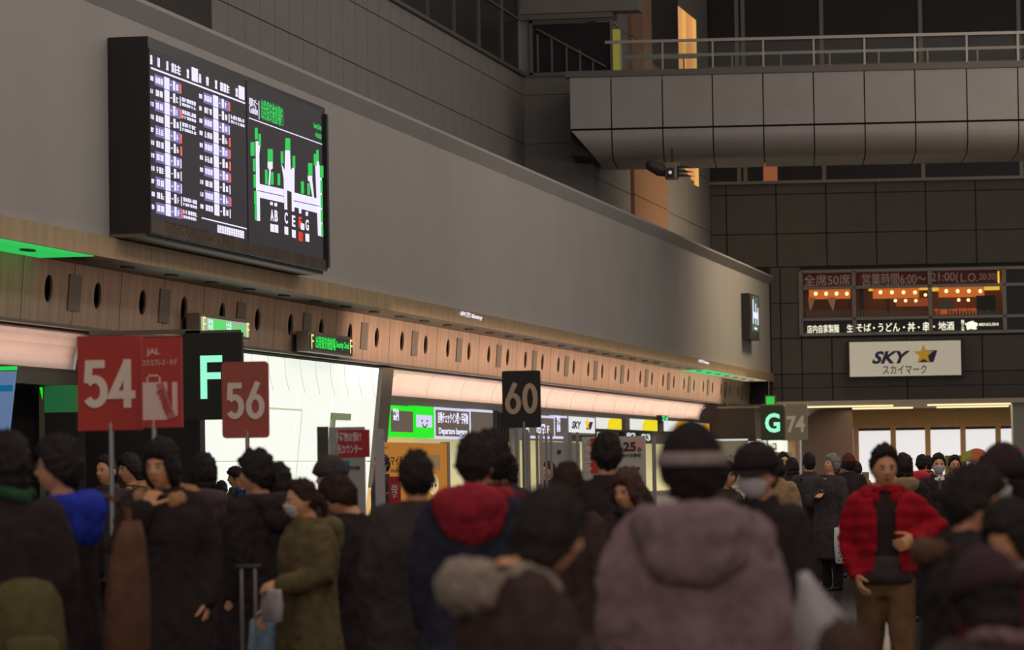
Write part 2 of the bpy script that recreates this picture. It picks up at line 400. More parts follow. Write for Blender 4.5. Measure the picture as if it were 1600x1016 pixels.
for a in [x for x in range(47, 61)]:   # faint curved battens at the top
    mb = MB(); mb.tube([LF.p(a, -.0, .002), LF.p(a+.15, -.25, .002), LF.p(a+.5, -.5, .002)], .006, n=4, round_ends=False); mk('batten', mb, m_seam, lb)
mb = MB(); LF.box(mb, 60.65, 61.5, -2.0, .02, -.2, .06); mk('portal_frame', mb, m_plate, lb)
# G light wall
lg = thing('light_wall', 'glowing white light wall with letter G beyond the far hall wall', 'light wall', (-13.0, 111, 0))
GF = Fr((-13.0, 0, 0), (0, 1, 0))
GF.bx('glowing_panel', 105.2, 121.6, .2, 2.42, -.05, 0, m_lb, lg); GF.bx('dark_header', 105.2, 121.6, 2.43, 3.4, -.05, .02, m_brown, lg)
u, v = GF.uv(1205, 692)
text('G', GF, u, v, 3.0, .48, m_olive, lg)
GF.bx('wood_edge', 121.6, 123.0, 0, 3.4, -.1, .25, mat('light_wood', (.55, .32, .15), .5, nz=.15, nscale=3, stretch=(1, 1, .2)), lg)
# ------------------------------------------------------------------ upper left walls
UA = Fr((-16.08, 0, 0), (0, 1, 0))
wa = struct(UA.bx('wall_upper', 24, 90.5, 7.3, 11.35, -.4, -.03, m_joint))
ys = []; y = 56.1
while y < 90.4: ys.append((y, min(y+1.1, 90.45))); y += 1.1
for a, b in ys:
    for z0, z1 in ((7.3, 9.66), (9.68, 10.88), (10.90, 11.33)):
        if b > (61 if z0 < 9 else 58): UA.bx('cladding_panel', a+.012, b-.012, z0, z1, -.03, 0, m_wall2, wa)
UA.bx('cladding_panel', 40, 56.08, 7.3, 11.33, -.03, 0, m_wall2, wa)
UA.bx('sill', 24, 90.6, 11.35, 11.42, -.3, .08, m_frame, wa)
# glazing above
wg = struct(thing('window_1', None, None, (-16.1, 60, 11.42)))
y = 58.0
while y < 90.3:
    b = min(y+3.0, 90.4); UA.bx('pane', y+.04, b-.04, 11.44, 13.3, -.12, -.10, m_dglass, wg); UA.bx('mullion', y-.03, y+.03, 11.42, 13.35, -.16, -.04, m_frame, wg); y += 3.0
UA.bx('transom', 58, 90.4, 12.75, 12.80, -.15, -.06, m_frame, wg)
UA.bx('header', 58, 90.4, 13.3, 13.5, -.3, .02, m_frame, wg)
tag(UA.bx('lit_pane', 71.4, 73.2, 13.0, 13.3, -.11, -.09, em('dim_orange', (170, 130, 85), .9), wg), 'dim orange lit pane')
struct(UA.bx('wall_upper', 60, 90.5, 13.5, 18, -.4, .0, m_wall2))
# jog wall facing camera at Y = 90.5
JF = Fr((0, 90.5, 0), (1, 0, 0))
wj = struct(JF.bx('wall_jog', -18, -14.42, 7.0, 18, -.4, -.03, m_wall2))
for z0, z1 in ((7.3, 9.66), (9.68, 10.88), (10.9, 11.35)): JF.bx('cladding_panel', -16.2, -14.36, z0, z1, -.03, 0, m_wall2, wj)
# B wall
UB = Fr((-14.35, 0, 0), (0, 1, 0))
wb = struct(UB.bx('wall_upper', 90.7, 113.4, 7.3, 18, -.4, -.03, m_joint))
for a, b in ((90.52, 96.6), (96.6, 103), (103, 113.3)):
    for z0, z1 in ((7.3, 8.80), (8.82, 10.4), (10.42, 13.0), (13.02, 18)):
        mm = m_wall2 if a != 96.6 else mat('orange_pilaster', (.26, .14, .08), .5, nz=.1)
        UB.bx('cladding_panel', a+.015, b-.015, z0, z1, -.03, 0 if a != 96.6 else .1, mm, wb)
# ------------------------------------------------------------------ far wall
dF = Vector((math.cos(math.radians(6.06)), math.sin(math.radians(6.06)), 0))
FF = Fr((-12.6, 113.4, 0), dF)
def UF(px, py=450): return FF.uv(px, py)[0]
def VF(px, py): return FF.uv(px, py)[1]
_mb = MB(); _zb, _zt = VF(1400, 523), VF(1400, 421)
for _a in ((UF(1106), 24, _zt, 18), (UF(1106), 24, 3.52, _zb), (UF(1106), UF(1251), _zb, _zt), (UF(1625), 24, _zb, _zt)): FF.box(_mb, *_a, -.4, -.04)
wf = struct(mk('wall_far', _mb, m_joint))
zs = [(10.02, 10.32), (8.86, 10.0), (7.72, 8.84)]
zlo = VF(1400, 418)
Z1 = [VF(1400, y) for y in (281, 300, 362, 414)]     # sill, course, course, lower edge
Z2 = [VF(1400, y) for y in (526, 582, 629)]
xs = [1112, 1137, 1215, 1293, 1371, 1449, 1527, 1605, 1690]
for a, b in zip(xs[:-1], xs[1:]):
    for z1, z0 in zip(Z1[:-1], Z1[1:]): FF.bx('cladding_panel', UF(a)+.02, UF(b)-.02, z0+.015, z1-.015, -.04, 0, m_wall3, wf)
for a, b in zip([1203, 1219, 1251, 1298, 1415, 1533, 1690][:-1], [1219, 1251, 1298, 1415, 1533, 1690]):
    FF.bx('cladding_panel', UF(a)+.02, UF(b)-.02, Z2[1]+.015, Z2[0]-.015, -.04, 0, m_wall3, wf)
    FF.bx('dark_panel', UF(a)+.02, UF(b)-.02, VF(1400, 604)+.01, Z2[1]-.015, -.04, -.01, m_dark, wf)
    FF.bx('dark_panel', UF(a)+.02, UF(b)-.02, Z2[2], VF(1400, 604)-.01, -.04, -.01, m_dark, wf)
ZW = (VF(1400, 516), VF(1400, 424))
for a, b in ((1203, 1219), (1219, 1251)):
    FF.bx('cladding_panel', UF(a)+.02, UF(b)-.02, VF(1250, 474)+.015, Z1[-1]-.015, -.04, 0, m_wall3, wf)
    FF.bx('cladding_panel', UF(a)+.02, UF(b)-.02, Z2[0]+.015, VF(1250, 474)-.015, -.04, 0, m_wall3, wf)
FF.bx('ledge', UF(1112), 24, Z1[0]-.05, Z1[0]+.04, -.05, .14, m_frame, wf)
FF.bx('soffit_edge', UF(1203), 24, 3.42, 3.56, -.4, .02, mat('soffit_trim', (.5, .42, .3), .5), wf)
# upper windows of far wall
w2 = struct(thing('window_2', None, None, FF.p(5, Z1[0]+.1)))
wx = [1112, 1158, 1168, 1291, 1446, 1600, 1690]
for a, b in zip(wx[:-1], wx[1:]):
    FF.bx('pane', UF(a)+.05, UF(b)-.05, Z1[0]+.04, VF(1400, 110), -.03, -.01, m_dglass, w2)
    FF.bx('pane', UF(a)+.05, UF(b)-.05, VF(1400, 100), 18, -.03, -.01, m_dglass, w2)
    FF.bx('mullion', UF(b)-.06, UF(b)+.06, Z1[0]+.04, 18, -.03, .06, m_frame, w2)
FF.bx('transom', UF(1112), 24, VF(1400, 112), VF(1400, 98), -.03, .07, m_frame, w2)
tag(FF.bx('lit_panel', UF(1196), UF(1218), Z1[0]+.04, Z1[0]+1.2, -.02, .02, em('dim_red', (150, 82, 50), .8), w2), 'dim red-orange lit panel')
# amber lit stair window on the B wall / corner
aw = thing('amber_window', 'tall amber lit window slot beside the bridge', 'window', UB.p(104, 10.45))
ua, ub = UB.uv(1054, 150)[0], UB.uv(1087, 150)[0]
cuts = 6
for k in range(cuts):
    a = ua+(ub-ua)*k/cuts; b = ua+(ub-ua)*(k+1)/cuts
    top = UB.uv(1054+33*k/cuts, 7+4.4*k)[1]
    mm = em('amber_pane_%d' % (k % 3), ((214, 142, 84), (222, 150, 92), (232, 176, 88))[k % 3], .95)
    bot = UB.uv(1070, 281)[1]+.1*(5-k)
    UB.bx('pane', a, b, bot, top, .02, .05, mm, aw)
UB.bx('dark_screen', UB.uv(1012, 100)[0], UB.uv(1052, 100)[0], UB.uv(1030, 110)[1], 18, .12, .16, m_black, aw)
UB.bx('amber_reveal', UB.uv(998, 100)[0], UB.uv(1012, 100)[0], UB.uv(1000, 110)[1], 18, .10, .13, mat('amber_jamb', (.34, .20, .11), .5), aw)
# ------------------------------------------------------------------ bridge
BO = atY(890, 160, 88.0); BR = Fr((BO.x, 88.0, 0), dF)
def UBr(px, py=160): return BR.uv(px, py)[0]
def VBr(px, py): return BR.uv(px, py)[1]
br = thing('footbridge', 'grey metal-clad footbridge with glass railing crossing the hall', 'bridge', BR.p(0, 9))
zt, zm, zb = VBr(1270, 113), VBr(1270, 195), VBr(1270, 240)
jx = [890, 955, 1035, 1113.5, 1192.5, 1271.5, 1351, 1430, 1511, 1591, 1672]
BR.bx('deck', 0, UBr(1690), zb+.10, zt-.04, -3.6, -.30, m_joint, br)
prof = [(0, zm-.02)]+[(-.75+.75*math.cos(math.pi/2*q/14), zb-.02+(zm-.14-zb+.02)*(1-math.sin(math.pi/2*q/14))) for q in range(15)]+[(-3.4, zb-.02), (-3.4, zb+.06), (-.7, zb+.06), (-.36, zb+.12), (-.2, zm-.40), (-.1, zm-.02)]
for k, (a, b) in enumerate(zip(jx[:-1], jx[1:])):
    ua, ub = UBr(a)+.015, UBr(b)-.015
    BR.bx('face_panel', ua, ub, zm+.03, zt, -.08, 0, m_bridge, br)
    mb = MB(); off = .6 if k == 0 else 0
    r0 = [BR.p(ua+(off*(zm-z)/(zm-zb) if k == 0 else 0), z, wv) for wv, z in prof]
    mb.loft([r0, [BR.p(ub, z, wv) for wv, z in prof]])
    mk('curved_underside_panel', mb, m_bridge, br)
BR.bx('cap_rail', -.1, UBr(1690), zt+.01, zt+.16, -.35, .03, mat('cap_metal', (.11, .10, .09), .5, metal=.4), br)
zr = VBr(1270, 58); zs_ = zt+.16
rx = [970, 1035, 1113.5, 1192.5, 1271.5, 1351, 1430, 1511, 1591, 1672]
for a, b in zip(rx[:-1], rx[1:]):
    BR.bx('glass_pane', UBr(a, 80)+.05, UBr(b, 80)-.05, zs_+.03, zr-.06, -.13, -.11, m_glass, br)
for a in rx: BR.bx('post', UBr(a, 80)-.025, UBr(a, 80)+.025, zs_, zr, -.15, -.10, m_rail, br)
for wv in (-.12, -3.3):
    BR.bx('handrail', UBr(945, 80), UBr(1690, 80), zr-.03, zr+.04, wv-.04, wv+.04, m_rail, br)
for a in rx: BR.bx('post', UBr(a, 80)+.4, UBr(a, 80)+.44, zs_-.1, zr, -3.32, -3.28, m_rail, br)
BR.bx('handrail', UBr(972, 80), UBr(1086, 80), VBr(1000, 79), VBr(1000, 76), -2.0, -1.9, m_rail, br)
# landing glass box at the left end of the bridge
la = thing('stair_landing', 'dark glazed stair landing with frame left of the bridge', 'landing', JF.p(-15.2, 11.4))
LX = lambda px, py=90: JF.uv(px, py)[0]
LZ = lambda px, py: JF.uv(px, py)[1]
JF.bx('frame', LX(828), LX(958), LZ(900, 34), LZ(900, 30), -.1, .05, m_frame, la)
JF.bx('frame', LX(828), LX(833), LZ(830, 118), LZ(830, 32), -.1, .05, m_frame, la)
JF.bx('frame', LX(954), LX(958), LZ(956, 114), LZ(956, 32), -.1, .05, m_frame, la)
JF.bx('frame', LX(828), LX(958), LZ(900, 118), LZ(900, 112), -.1, .05, m_frame, la)
JF.bx('dark_glass', LX(833), LX(954), LZ(900, 113), LZ(900, 36), -.05, -.02, m_dglass, la)
JF.bx('beam', LX(815), LX(960), LZ(900, 30), LZ(900, 22), -.6, .2, m_frame, la)
for px, h in ((839, 44), (861, 50), (884, 58), (905, 68), (925, 82)): JF.bx('baluster', LX(px), LX(px+3), LZ(px, 113), LZ(px, h+10), -.02, .02, m_frame, la)
mb = MB(); mb.tube([JF.p(LX(840), LZ(840, 46), .02), JF.p(LX(945), LZ(945, 104), .02)], .03, n=6); mk('stair_rail', mb, m_frame, la)
tag(JF.bx('lit_jamb', LX(958), LX(969), LZ(960, 113), LZ(960, 46), -.1, .02, em('green_yellow', (118, 116, 38), .9), la), 'yellow-green lit jamb')
struct(JF.bx('wall_jog', LX(815), LX(1000), LZ(900, 20), 18, -.6, .1, m_wall2))
# ------------------------------------------------------------------ lower concourse beyond the far wall
ccl = struct(FF.bx('ceiling', -2, 24, 3.46, 3.52, -16, -.4, mat('concourse_ceiling', (.62, .47, .30), .6)))
m_tube = em('warm_tube', (255, 226, 170), 1.5)
for r, (a, b) in enumerate(((1258, 1400), (1300, 1440), (1455, 1590), (1480, 1600))):
    mbx = FF.box(MB(), UF(a, 630), UF(b, 630), 3.41, 3.452, -3.0-5*(r % 2)-.25, -3.0-5*(r % 2), )
    o = mk('strip_lamp', mbx, m_tube); tag(o, ['strip lamp in the concourse ceiling right of the G sign, nearer row', 'strip lamp in the concourse ceiling right of the G sign, deeper row', 'strip lamp in the concourse ceiling by the right pillar, nearer row', 'strip lamp in the concourse ceiling by the right pillar, deeper row'][r], 'ceiling lamp', 'concourse ceiling lamps')
FB = Fr(FF.p(0, 0, -11.6), dF)
def UG(px, py=700): return FB.uv(px, py)[0]
def VG(px, py): return FB.uv(px, py)[1]
m_wood = mat('oak_frame', (.62, .38, .17), .45, nz=.12, nscale=4, stretch=(1, 1, .15))
wk = struct(FB.bx('wall_concourse', UG(1333), 26, VG(1450, 665), 3.5, -.3, 0, mat('oak_wall', (.55, .36, .17), .5, nz=.08)))
w3 = struct(thing('window_3', None, None, FB.p(5, 0)))
m_pane = mat('frosted_pane', (.5, .5, .5), .4, emit=srgb(222, 222, 224), es=.95)
fx = [1338, 1396, 1450, 1505, 1560, 1612]
for a, b in zip(fx[:-1], fx[1:]):
    FB.bx('pane', UG(a), UG(b), .3, VG(1450, 671), -.12, -.10, m_pane, w3)
    FB.bx('blind_box', UG(a)+.05, UG(b)-.05, VG(1450, 672), VG(1450, 668), -.1, -.06, m_black, w3)
for a in fx: FB.bx('frame', UG(a)-.09, UG(a)+.09, 0, VG(1450, 665), -.12, .04, m_wood, w3)
FB.bx('frame', UG(1333), UG(1612), VG(1450, 668), VG(1450, 663), -.1, .05, m_wood, w3)
FB.bx('transom', UG(1333), UG(1612), .9, .98, -.1, .05, m_wood, w3)
# brown curved end wall of the far counters
EF = Fr(FF.p(0, 0, -6.5), dF)
ue = lambda px: EF.uv(px, 700)[0]
ve = lambda px, py: EF.uv(px, py)[1]
t = thing('bay_end_wall', 'tall brown end wall with rounded top corner right of the 74 sign', 'partition', EF.p(ue(1290), 0))
r = ue(1295)-ue(1253)
pts = [(ue(1251), 0), (ue(1333), 0), (ue(1333), 3.44), (ue(1295), 3.44)]+[(ue(1295)-r*math.sin(a), 3.44-r*(1-math.cos(a))*.9) for a in [math.pi/2*k/8 for k in range(1, 9)]]
mk('panel', EF.poly(MB(), pts, -.3, 0), mat('brown_end', (.075, .046, .034), .6, nz=.06), t)
# far cove piece behind
mb = MB(); EF.box(mb, ue(1240), ue(1300), 2.9, 3.44, -.8, -.6); mk('lit_cove', mb, m_cove, t)
# pillar right
pl = struct(FF.bx('wall_pillar', UF(1584, 680), UF(1640, 680), 0, 3.5, -1.2, -.3, mat('green_grey_pillar', (.30, .32, .27), .6, nz=.05)))
# ================================================================== BIG FLIGHT DISPLAY
SX = -12.1
SF = Fr((SX, 0, 0), (0, 1, 0))
def sp(px, py): return SF.uv(px, py)
u0, u1 = 42.55, 51.75; z0, z1 = 4.48, 6.83
db = thing('flight_display', 'large black departure display box on the wall with white flight rows and green map', 'display', (-12.6, 47, z0))
m_case = mat('display_case', (.02, .018, .019), .35)
SF.bx('case', u0, u1, z0, z1, -.49, 0, m_case, db)
SF.bx('ledge', u0-.0, u1+.02, z0-.045, z0-.002, -.49, -.06, m_soffit, db)
um = sp(384, 200)[0]
m_bez = mat('glossy_bezel', (.22, .16, .11), .25, metal=.7, nz=.4, nscale=1.2, stretch=(1, 3, .3))
SF.bx('lower_bezel', u0+.02, u1-.05, z0+.01, sp(236, 344)[1], 0, .02, m_bez, db)
SF.bx('side_bezel', u1-.12, u1-.01, z0+.05, z1-.1, .0, .05, m_black, db)
scr_bg = em('screen_dark', (27, 23, 30), 1.0); scr_w = em('screen_white', (226, 222, 246), 1.15); scr_p = em('screen_purple', (116, 106, 165), 1.0)
scr_g = em('screen_green', (30, 190, 80), 1.1); scr_r = em('screen_red', (236, 96, 92), 1.1); scr_rr = em('screen_orange_red', (226, 58, 34), 1.1)
aU0, aU1 = sp(235, 200)[0], sp(381.5, 200)[0]
aZ1 = sp(236, 79)[1]; aZ0 = sp(238, 344)[1]
scA = SF.bx('screen', aU0-.05, aU1+.05, aZ0, aZ1+.02, 0, .012, scr_bg, db)
def mbx(lst, w0=.013, w1=.017):
    mb = MB()
    for a in lst: SF.box(mb, *a, w0, w1)
    return mb
def U(px): return sp(px, 220)[0]
AH = aZ1-aZ0
rows = 11; top = aZ1-.26; rh = (AH-.34)/rows
lines, purple, red = [], [], []
lines.append((aU0, aU1, top+.035, top+.055)); lines.append((U(312), aU1, aZ0+.16, aZ0+.175))
rng = random.Random(3)
def glyphs(a, b, za, zb, n, dense=.7):
    """a run of small strokes reading as characters from afar"""
    out = []; w = (b-a)/n
    for i in range(n):
        x = a+i*w
        for q in range(3):
            zq = za+(zb-za)*(q/3.0)
            if rng.random() < dense: out.append((x+.06*w, x+.86*w, zq+.01*rng.random(), zq+(zb-za)*.19))
        out.append((x+w*.15, x+w*.38, za, zb)); 
        if rng.random() < dense: out.append((x+w*.55, x+w*.8, za, zb))
    return out
for col, (c0, skip) in enumerate(((234, 0), (310, 1))):
    for r in range(rows):
        if col == 1 and r == 10: continue
        zt = top-rh*r-.02; zb = zt-rh*.74
        if (r % 2 == 0): purple += [(U(c0+7), U(c0+46), zb-.01, zt+.01)]
        lines += glyphs(U(c0), U(c0+5), zb+.03, zt-.03, 2, .6)
        n = rng.choice((2, 3, 3))
        lines += glyphs(U(c0+8), U(c0+20), zb+.02, zt-.02, n, .8)
        lines.append((U(c0+22), U(c0+29.5), zb-.01, zt+.02))
        lines += glyphs(U(c0+31), U(c0+34), zb+.05, zt-.05, 1, .8)
        lines.append((U(c0+35.5), U(c0+38.5), zb+.01, zt+.01))
        lines += glyphs(U(c0+40), U(c0+44), zb+.02, zt-.02, 1, .5)
        isred = (r in (0, 2, 4, 5, 10)) if col == 0 else (r not in (1, 2, 7, 9))
        (red if isred else lines).append((U(c0+46), U(c0+48 if isred else c0+47), zb, zt))
        if (col == 0 and r in (1, 2, 3, 9, 10)) or (col == 1 and r == 1):
            lines += glyphs(U(c0+49), U(c0+71), zb+.01, zb+rh*.3, 6, .7); lines += glyphs(U(c0+49), U(c0+71), zb+rh*.42, zt, 6, .7)
for c0 in (234, 310):
    for a, b in ((0, 4), (11, 16), (25, 29), (33, 48), (57, 61)):
        lines += glyphs(U(c0+a), U(c0+b), top+.09, top+.20, max(1, (b-a)//4), .7)
    lines.append((U(c0+65), U(c0+74.5), top+.08, top+.25)) if c0 == 234 else lines.append((U(372), U(381), top+.08, top+.25))
lines += glyphs(U(336), U(378), aZ0+.03, aZ0+.13, 12, .8)
mk('row_band', mbx(purple, .012, .014), scr_p, scA); tag(mk('row_text', mbx(lines, .014, .018), scr_w, scA), 'white text rows'); tag(mk('status_mark', mbx(red, .014, .019), scr_r, scA), 'red status marks')
# map display
bU0, bU1 = sp(385, 250)[0], sp(501, 250)[0]; bZ0, bZ1 = z0+.09, sp(500, 172)[1]
scB = SF.bx('screen', bU0+.03, bU1+.02, bZ0, bZ1, 0, .012, scr_bg, db)
def V(py, px=445): return sp(px, py)[1]
wl_, gl_, rl_ = [], [], []
def W_(x0, y0, x1, y1, lst=wl_):
    xm = (x0+x1)/2; lst.append((U(x0), U(x1), V(y1, xm), V(y0, xm)))
lines2 = SF.box(MB(), U(388), U(501.5), V(186, 390), V(184.5, 390), .013, .017)
mk('rule', lines2, scr_w, scB)
SF.bx('rule', U(403.3), U(404), V(187, 404), V(158, 404), .013, .017, scr_w, scB)
text('出発保安検査場', SF, (U(407)+U(437))/2, V(176, 422), U(437)-U(407), .27, scr_g, scB, .013, bold=.01)
text('F', SF, (U(437.5)+U(440))/2, V(182, 439), U(440)-U(438), .17, scr_g, scB, .013, bold=.02)
mb = MB()
for a in ((U(436.8), U(441), V(171, 439), V(170, 439)), (U(436.8), U(441), V(196, 439), V(195, 439)), (U(436.8), U(437.1), V(196, 439), V(170, 439)), (U(440.7), U(441), V(196, 439), V(170, 439))): SF.box(mb, *a, .013, .017)
mk('letter_frame', mb, scr_g, scB)
text('出発ロビー', SF, (U(388.5)+U(402))/2, V(160.5, 395), U(402)-U(388.5), .10, scr_w, scB, .013, bold=.01)
text('Guide', SF, (U(388.5)+U(402))/2, V(172, 395), U(402)-U(389), .11, scr_w, scB, .013, bold=.01)
text('Security Check', SF, (U(489)+U(501))/2, V(199, 495), U(501)-U(489), .10, scr_g, scB, .013, bold=.01)
text('F 地点付近', SF, (U(491)+U(501))/2, V(212, 495), U(501)-U(491), .07, scr_g, scB, .013, bold=.01)
def poly(pts, mname, m, w1=.016):
    return mk(mname, SF.poly(MB(), [(U(x), V(y, x)) for x, y in pts][::-1], .013, w1), m, scB)
def cx(x): return 375+x*145/475
def cy(y): return 120+y*310/1016
# coordinates in the enlarged crop; white concourse and piers
for P in ([(78, 545), (215, 575), (215, 645), (78, 615)], [(262, 590), (398, 625), (398, 700), (262, 665)],
          [(75, 330), (100, 330), (92, 400), (92, 738), (74, 735)], [(205, 445), (222, 480), (225, 375), (250, 378), (252, 480), (272, 450), (268, 690), (256, 688), (256, 590), (232, 580), (232, 680), (218, 678), (216, 520)],
          [(378, 430), (396, 430), (410, 520), (412, 818), (388, 812)], [(135, 430), (160, 435), (160, 470), (150, 475), (145, 555), (138, 555), (143, 475), (135, 465)],
          [(340, 505), (362, 508), (362, 530), (370, 620), (362, 618), (350, 540), (340, 530)],
          [(145, 640), (158, 640), (158, 658), (145, 655)], [(167, 645), (180, 645), (180, 664), (167, 662)], [(292, 670), (304, 670), (304, 700), (292, 698)], [(326, 690), (338, 690), (338, 712), (326, 710)]):
    poly([(cx(a), cy(b)) for a, b in P], 'map_shape', scr_w)
gl = []
for x, y, w_, h in ((70, 262, 14, 60), (88, 292, 12, 60), (47, 335, 20, 70), (58, 420, 12, 65), (60, 500, 12, 68), (62, 585, 12, 68), (64, 655, 11, 78), (134, 370, 26, 65), (119, 475, 13, 75), (149, 487, 13, 65), (183, 495, 13, 60), (225, 315, 25, 62), (201, 382, 13, 62), (261, 405, 13, 62), (303, 535, 14, 62), (335, 545, 13, 60), (340, 442, 22, 65), (370, 395, 14, 60), (383, 375, 12, 58), (400, 455, 18, 62), (402, 530, 10, 65), (402, 605, 10, 65), (402, 680, 10, 65), (404, 755, 9, 60)):
    mk('gate_block', SF.poly(MB(), [(U(cx(a)), V(cy(b), cx(a))) for a, b in ((x, y), (x, y+h), (x+w_, y+h), (x+w_, y))], .017, .020), scr_g, scB)
scr_bb = em('screen_line', (60, 60, 120), 1)
for a, b, c, d in ((80, 580, 215, 610), (265, 632, 395, 660)):
    mk('map_line', SF.poly(MB(), [(U(cx(a)), V(cy(b), cx(a))), (U(cx(a)), V(cy(b+4), cx(a))), (U(cx(c)), V(cy(d+4), cx(c))), (U(cx(c)), V(cy(d), cx(c)))], .017, .020), scr_bb, scB)
for ch, x, y, m in (('A', 154, 708, scr_w), ('B', 175, 712, scr_w), ('C', 226, 722, scr_w), ('E', 264, 738, scr_w), ('F', 298, 745, scr_rr), ('G', 333, 758, scr_w)):
    text(ch, SF, U(cx(x)), V(cy(y), cx(x)), U(cx(x+8))-U(cx(x-8)), .155, m, scB, .013, bold=.03)
    if ch != 'F': SF.bx('key_square', U(cx(x-9)), U(cx(x+9)), V(cy(y+85), cx(x)), V(cy(y+45), cx(x)), .013, .017, scr_w, scB)
SF.bx('key_square', U(cx(300)), U(cx(318)), V(cy(782), cx(309)), V(cy(750), cx(309)), .013, .017, scr_w, scB)
text('現在地', SF, U(cx(299)), V(cy(808), cx(299)), U(cx(310))-U(cx(288)), .085, scr_rr, scB, .013, bold=.02)
text('現在地', SF, U(cx(299)), V(cy(832), cx(299)), U(cx(310))-U(cx(288)), .05, scr_rr, scB, .013, bold=.02)
# faint raised caption on the lower bezel
text('出発保安検査場のご案内', SF, U(310), sp(310, 365)[1], U(370)-U(262), .14, mat('bezel_letters', (.30, .20, .12), .25, metal=.8), db, .022)
# small display at the far end of the wall
SF2 = Fr((-12.35, 0, 0), (0, 1, 0)); a0, q1 = SF2.uv(1171, 458); a1, q0 = SF2.uv(1187, 533)
sd = thing('flight_display', 'small far departure display near the hall corner', 'display', (-12.6, (a0+a1)/2, q0))
SF2.bx('case', a0, a1, q0, q1, -.24, 0, m_case, sd)
SF2.bx('screen', a0+.5, a1-.3, q0+.25, q1-.05, 0, .01, em('screen_dim_green', (60, 95, 70), 1), sd)
for k, (fa, fb) in enumerate(((.28, .36), (.55, .62), (.78, .86))):
    w_ = a1-a0; SF2.bx('map_shape', a0+fa*w_, a0+fb*w_, q0+.45, q1-.15-.1*k, .01, .015, scr_w, sd)
SF2.bx('map_shape', a0+.9, a1-.6, q0+.62, q0+.80, .01, .015, scr_w, sd); SF2.bx('map_line', a0+1.0, a1-.7, q0+.30, q0+.36, .01, .015, scr_w, sd)

# ================================================================== LED BOXES ON THE BAND
def ledbox(px0, px1, y0, y1, lab, name, txt, lit):
    LB = Fr((-12.98, 0, 0), (0, 1, 0)); a, zt = LB.uv(px0, y0); b, _ = LB.uv(px1, y1); zb = LB.uv(px0, y1)[1]
    t = thing(name, lab, 'sign', (-13.1, (a+b)/2, zb))
    LB.bx('case', a, b, zb, zt, -.19, 0, m_plate, t, bev=.01)
    LB.bx('screen', a+.06, b-.06, zb+.05, zt-.05, 0, .01, em('led_back_'+lit, (150, 175, 145) if lit == 'a' else (30, 36, 28), 1), t)
    w_ = b-a
    m_led = em('led_green', (30, 215, 70), 1.2); m_y = em('led_yellow', (250, 215, 120), 1.2)
    text(txt[0], LB, a+w_*.36, (zb+zt)/2, w_*.44, (zt-zb)*.62, m_led, t, .012, bold=.01)
    text(txt[1], LB, a+w_*.75, (zb+zt)/2-.01, w_*.30, (zt-zb)*.42, m_led, t, .012, bold=.01)
    text('F', LB, a+w_*.07, (zb+zt)/2, w_*.05, (zt-zb)*.7, m_y, t, .012); text('F', LB, b-w_*.05, (zb+zt)/2, w_*.05, (zt-zb)*.7, m_y, t, .012)
    if lit == 'a':
        for f in (.14, .50): LB.bx('glare_panel', a+w_*f, a+w_*(f+.10), zb+.07, zt-.07, .011, .014, scr_w, t)
ledbox(312, 390, 489, 523, 'boxy LED direction sign above the big F sign, lit pale green', 'led_sign', ('出発保安', 'Security'), 'a')
ledbox(482, 551, 517, 549, 'LED direction sign with green text in front of the copper band', 'led_sign', ('出発保安検査場', 'Security Check'), 'b')
u, v = FF.uv(1196, 636); 
gs = thing('exit_sign', 'small green lit sign in the corner above the G sign', 'sign', FF.p(u, 3.5))
E2 = Fr((0, 109.5, 0), (1, 0, 0)); e0, f1 = E2.uv(1195, 619); e1, f0 = E2.uv(1212, 633)
E2.bx('rod', e0+.1, e0+.13, f1, 4.17, -.12, -.09, m_plate, gs); E2.bx('case', e0, e1, f0-.1, f1+.02, -.2, 0, m_plate, gs); E2.bx('panel', e0+.04, e1-.04, f0-.06, f1-.02, 0, .01, em('exit_green', (30, 190, 60), 1.1), gs)

# ================================================================== HANGING LETTER SIGNS
def hang(ch, px0, px1, y0, y1, Y, lab, bg, fg, txtbox, matn, group=None):
    H = Fr((0, Y, 0), (1, 0, 0)); a, zt = H.uv(px0, y0); b, zb = H.uv(px1, y1)
    t = thing('hanging_sign', lab, 'sign', H.p((a+b)/2, zb))
    H.bx('board', a, b, zb, zt, -.10, 0, bg, t, bev=.008)
    tx0, ty0, tx1, ty1 = txtbox; c, d = H.uv(tx0, ty0); e, f = H.uv(tx1, ty1)
    if ch == 'F':
        mb = MB(); th = (e-c)*.30; H.box(mb, c, c+th, f, d, .004, .012); H.box(mb, c, e, d-th, d, .004, .012); H.box(mb, c, e-.02, (d+f)/2-th*.3, (d+f)/2+th*.7, .004, .012)
        mk('letter', mb, fg, t)
    else: text(ch, H, (c+e)/2, (d+f)/2, e-c, d-f, fg, t, .004, bold=.03)
    H.bx('bracket', a+.02, b-.02, zt, zt+.03, -.07, -.03, m_plate, t)
    return t, H, a, b, zb, zt
m_mint = em('mint_letter', (150, 245, 205), 1.05)
m_sgreen = mat('sign_dark_green', (.02, .035, .02), .5)
t, H, a, b, zb, zt = hang('F', 286, 379, 521, 655, 43.3, 'large black hanging sign with glowing mint letter F', m_black, m_mint, (313, 556, 348, 623), 'F')
H.bx('arm', -13.1, a+.2, zt+.0, zt+.05, -.07, -.03, m_plate, t)
t, H, a, b, zb, zt = hang('G', 1188, 1225, 634, 688, 104.0, 'far hanging sign with glowing mint letter G', m_sgreen, m_mint, (1195, 646, 1219, 676), 'G')
H.bx('arm', -13.1, a+.2, zt-.06, zt, -.2, -.12, m_plate, t)
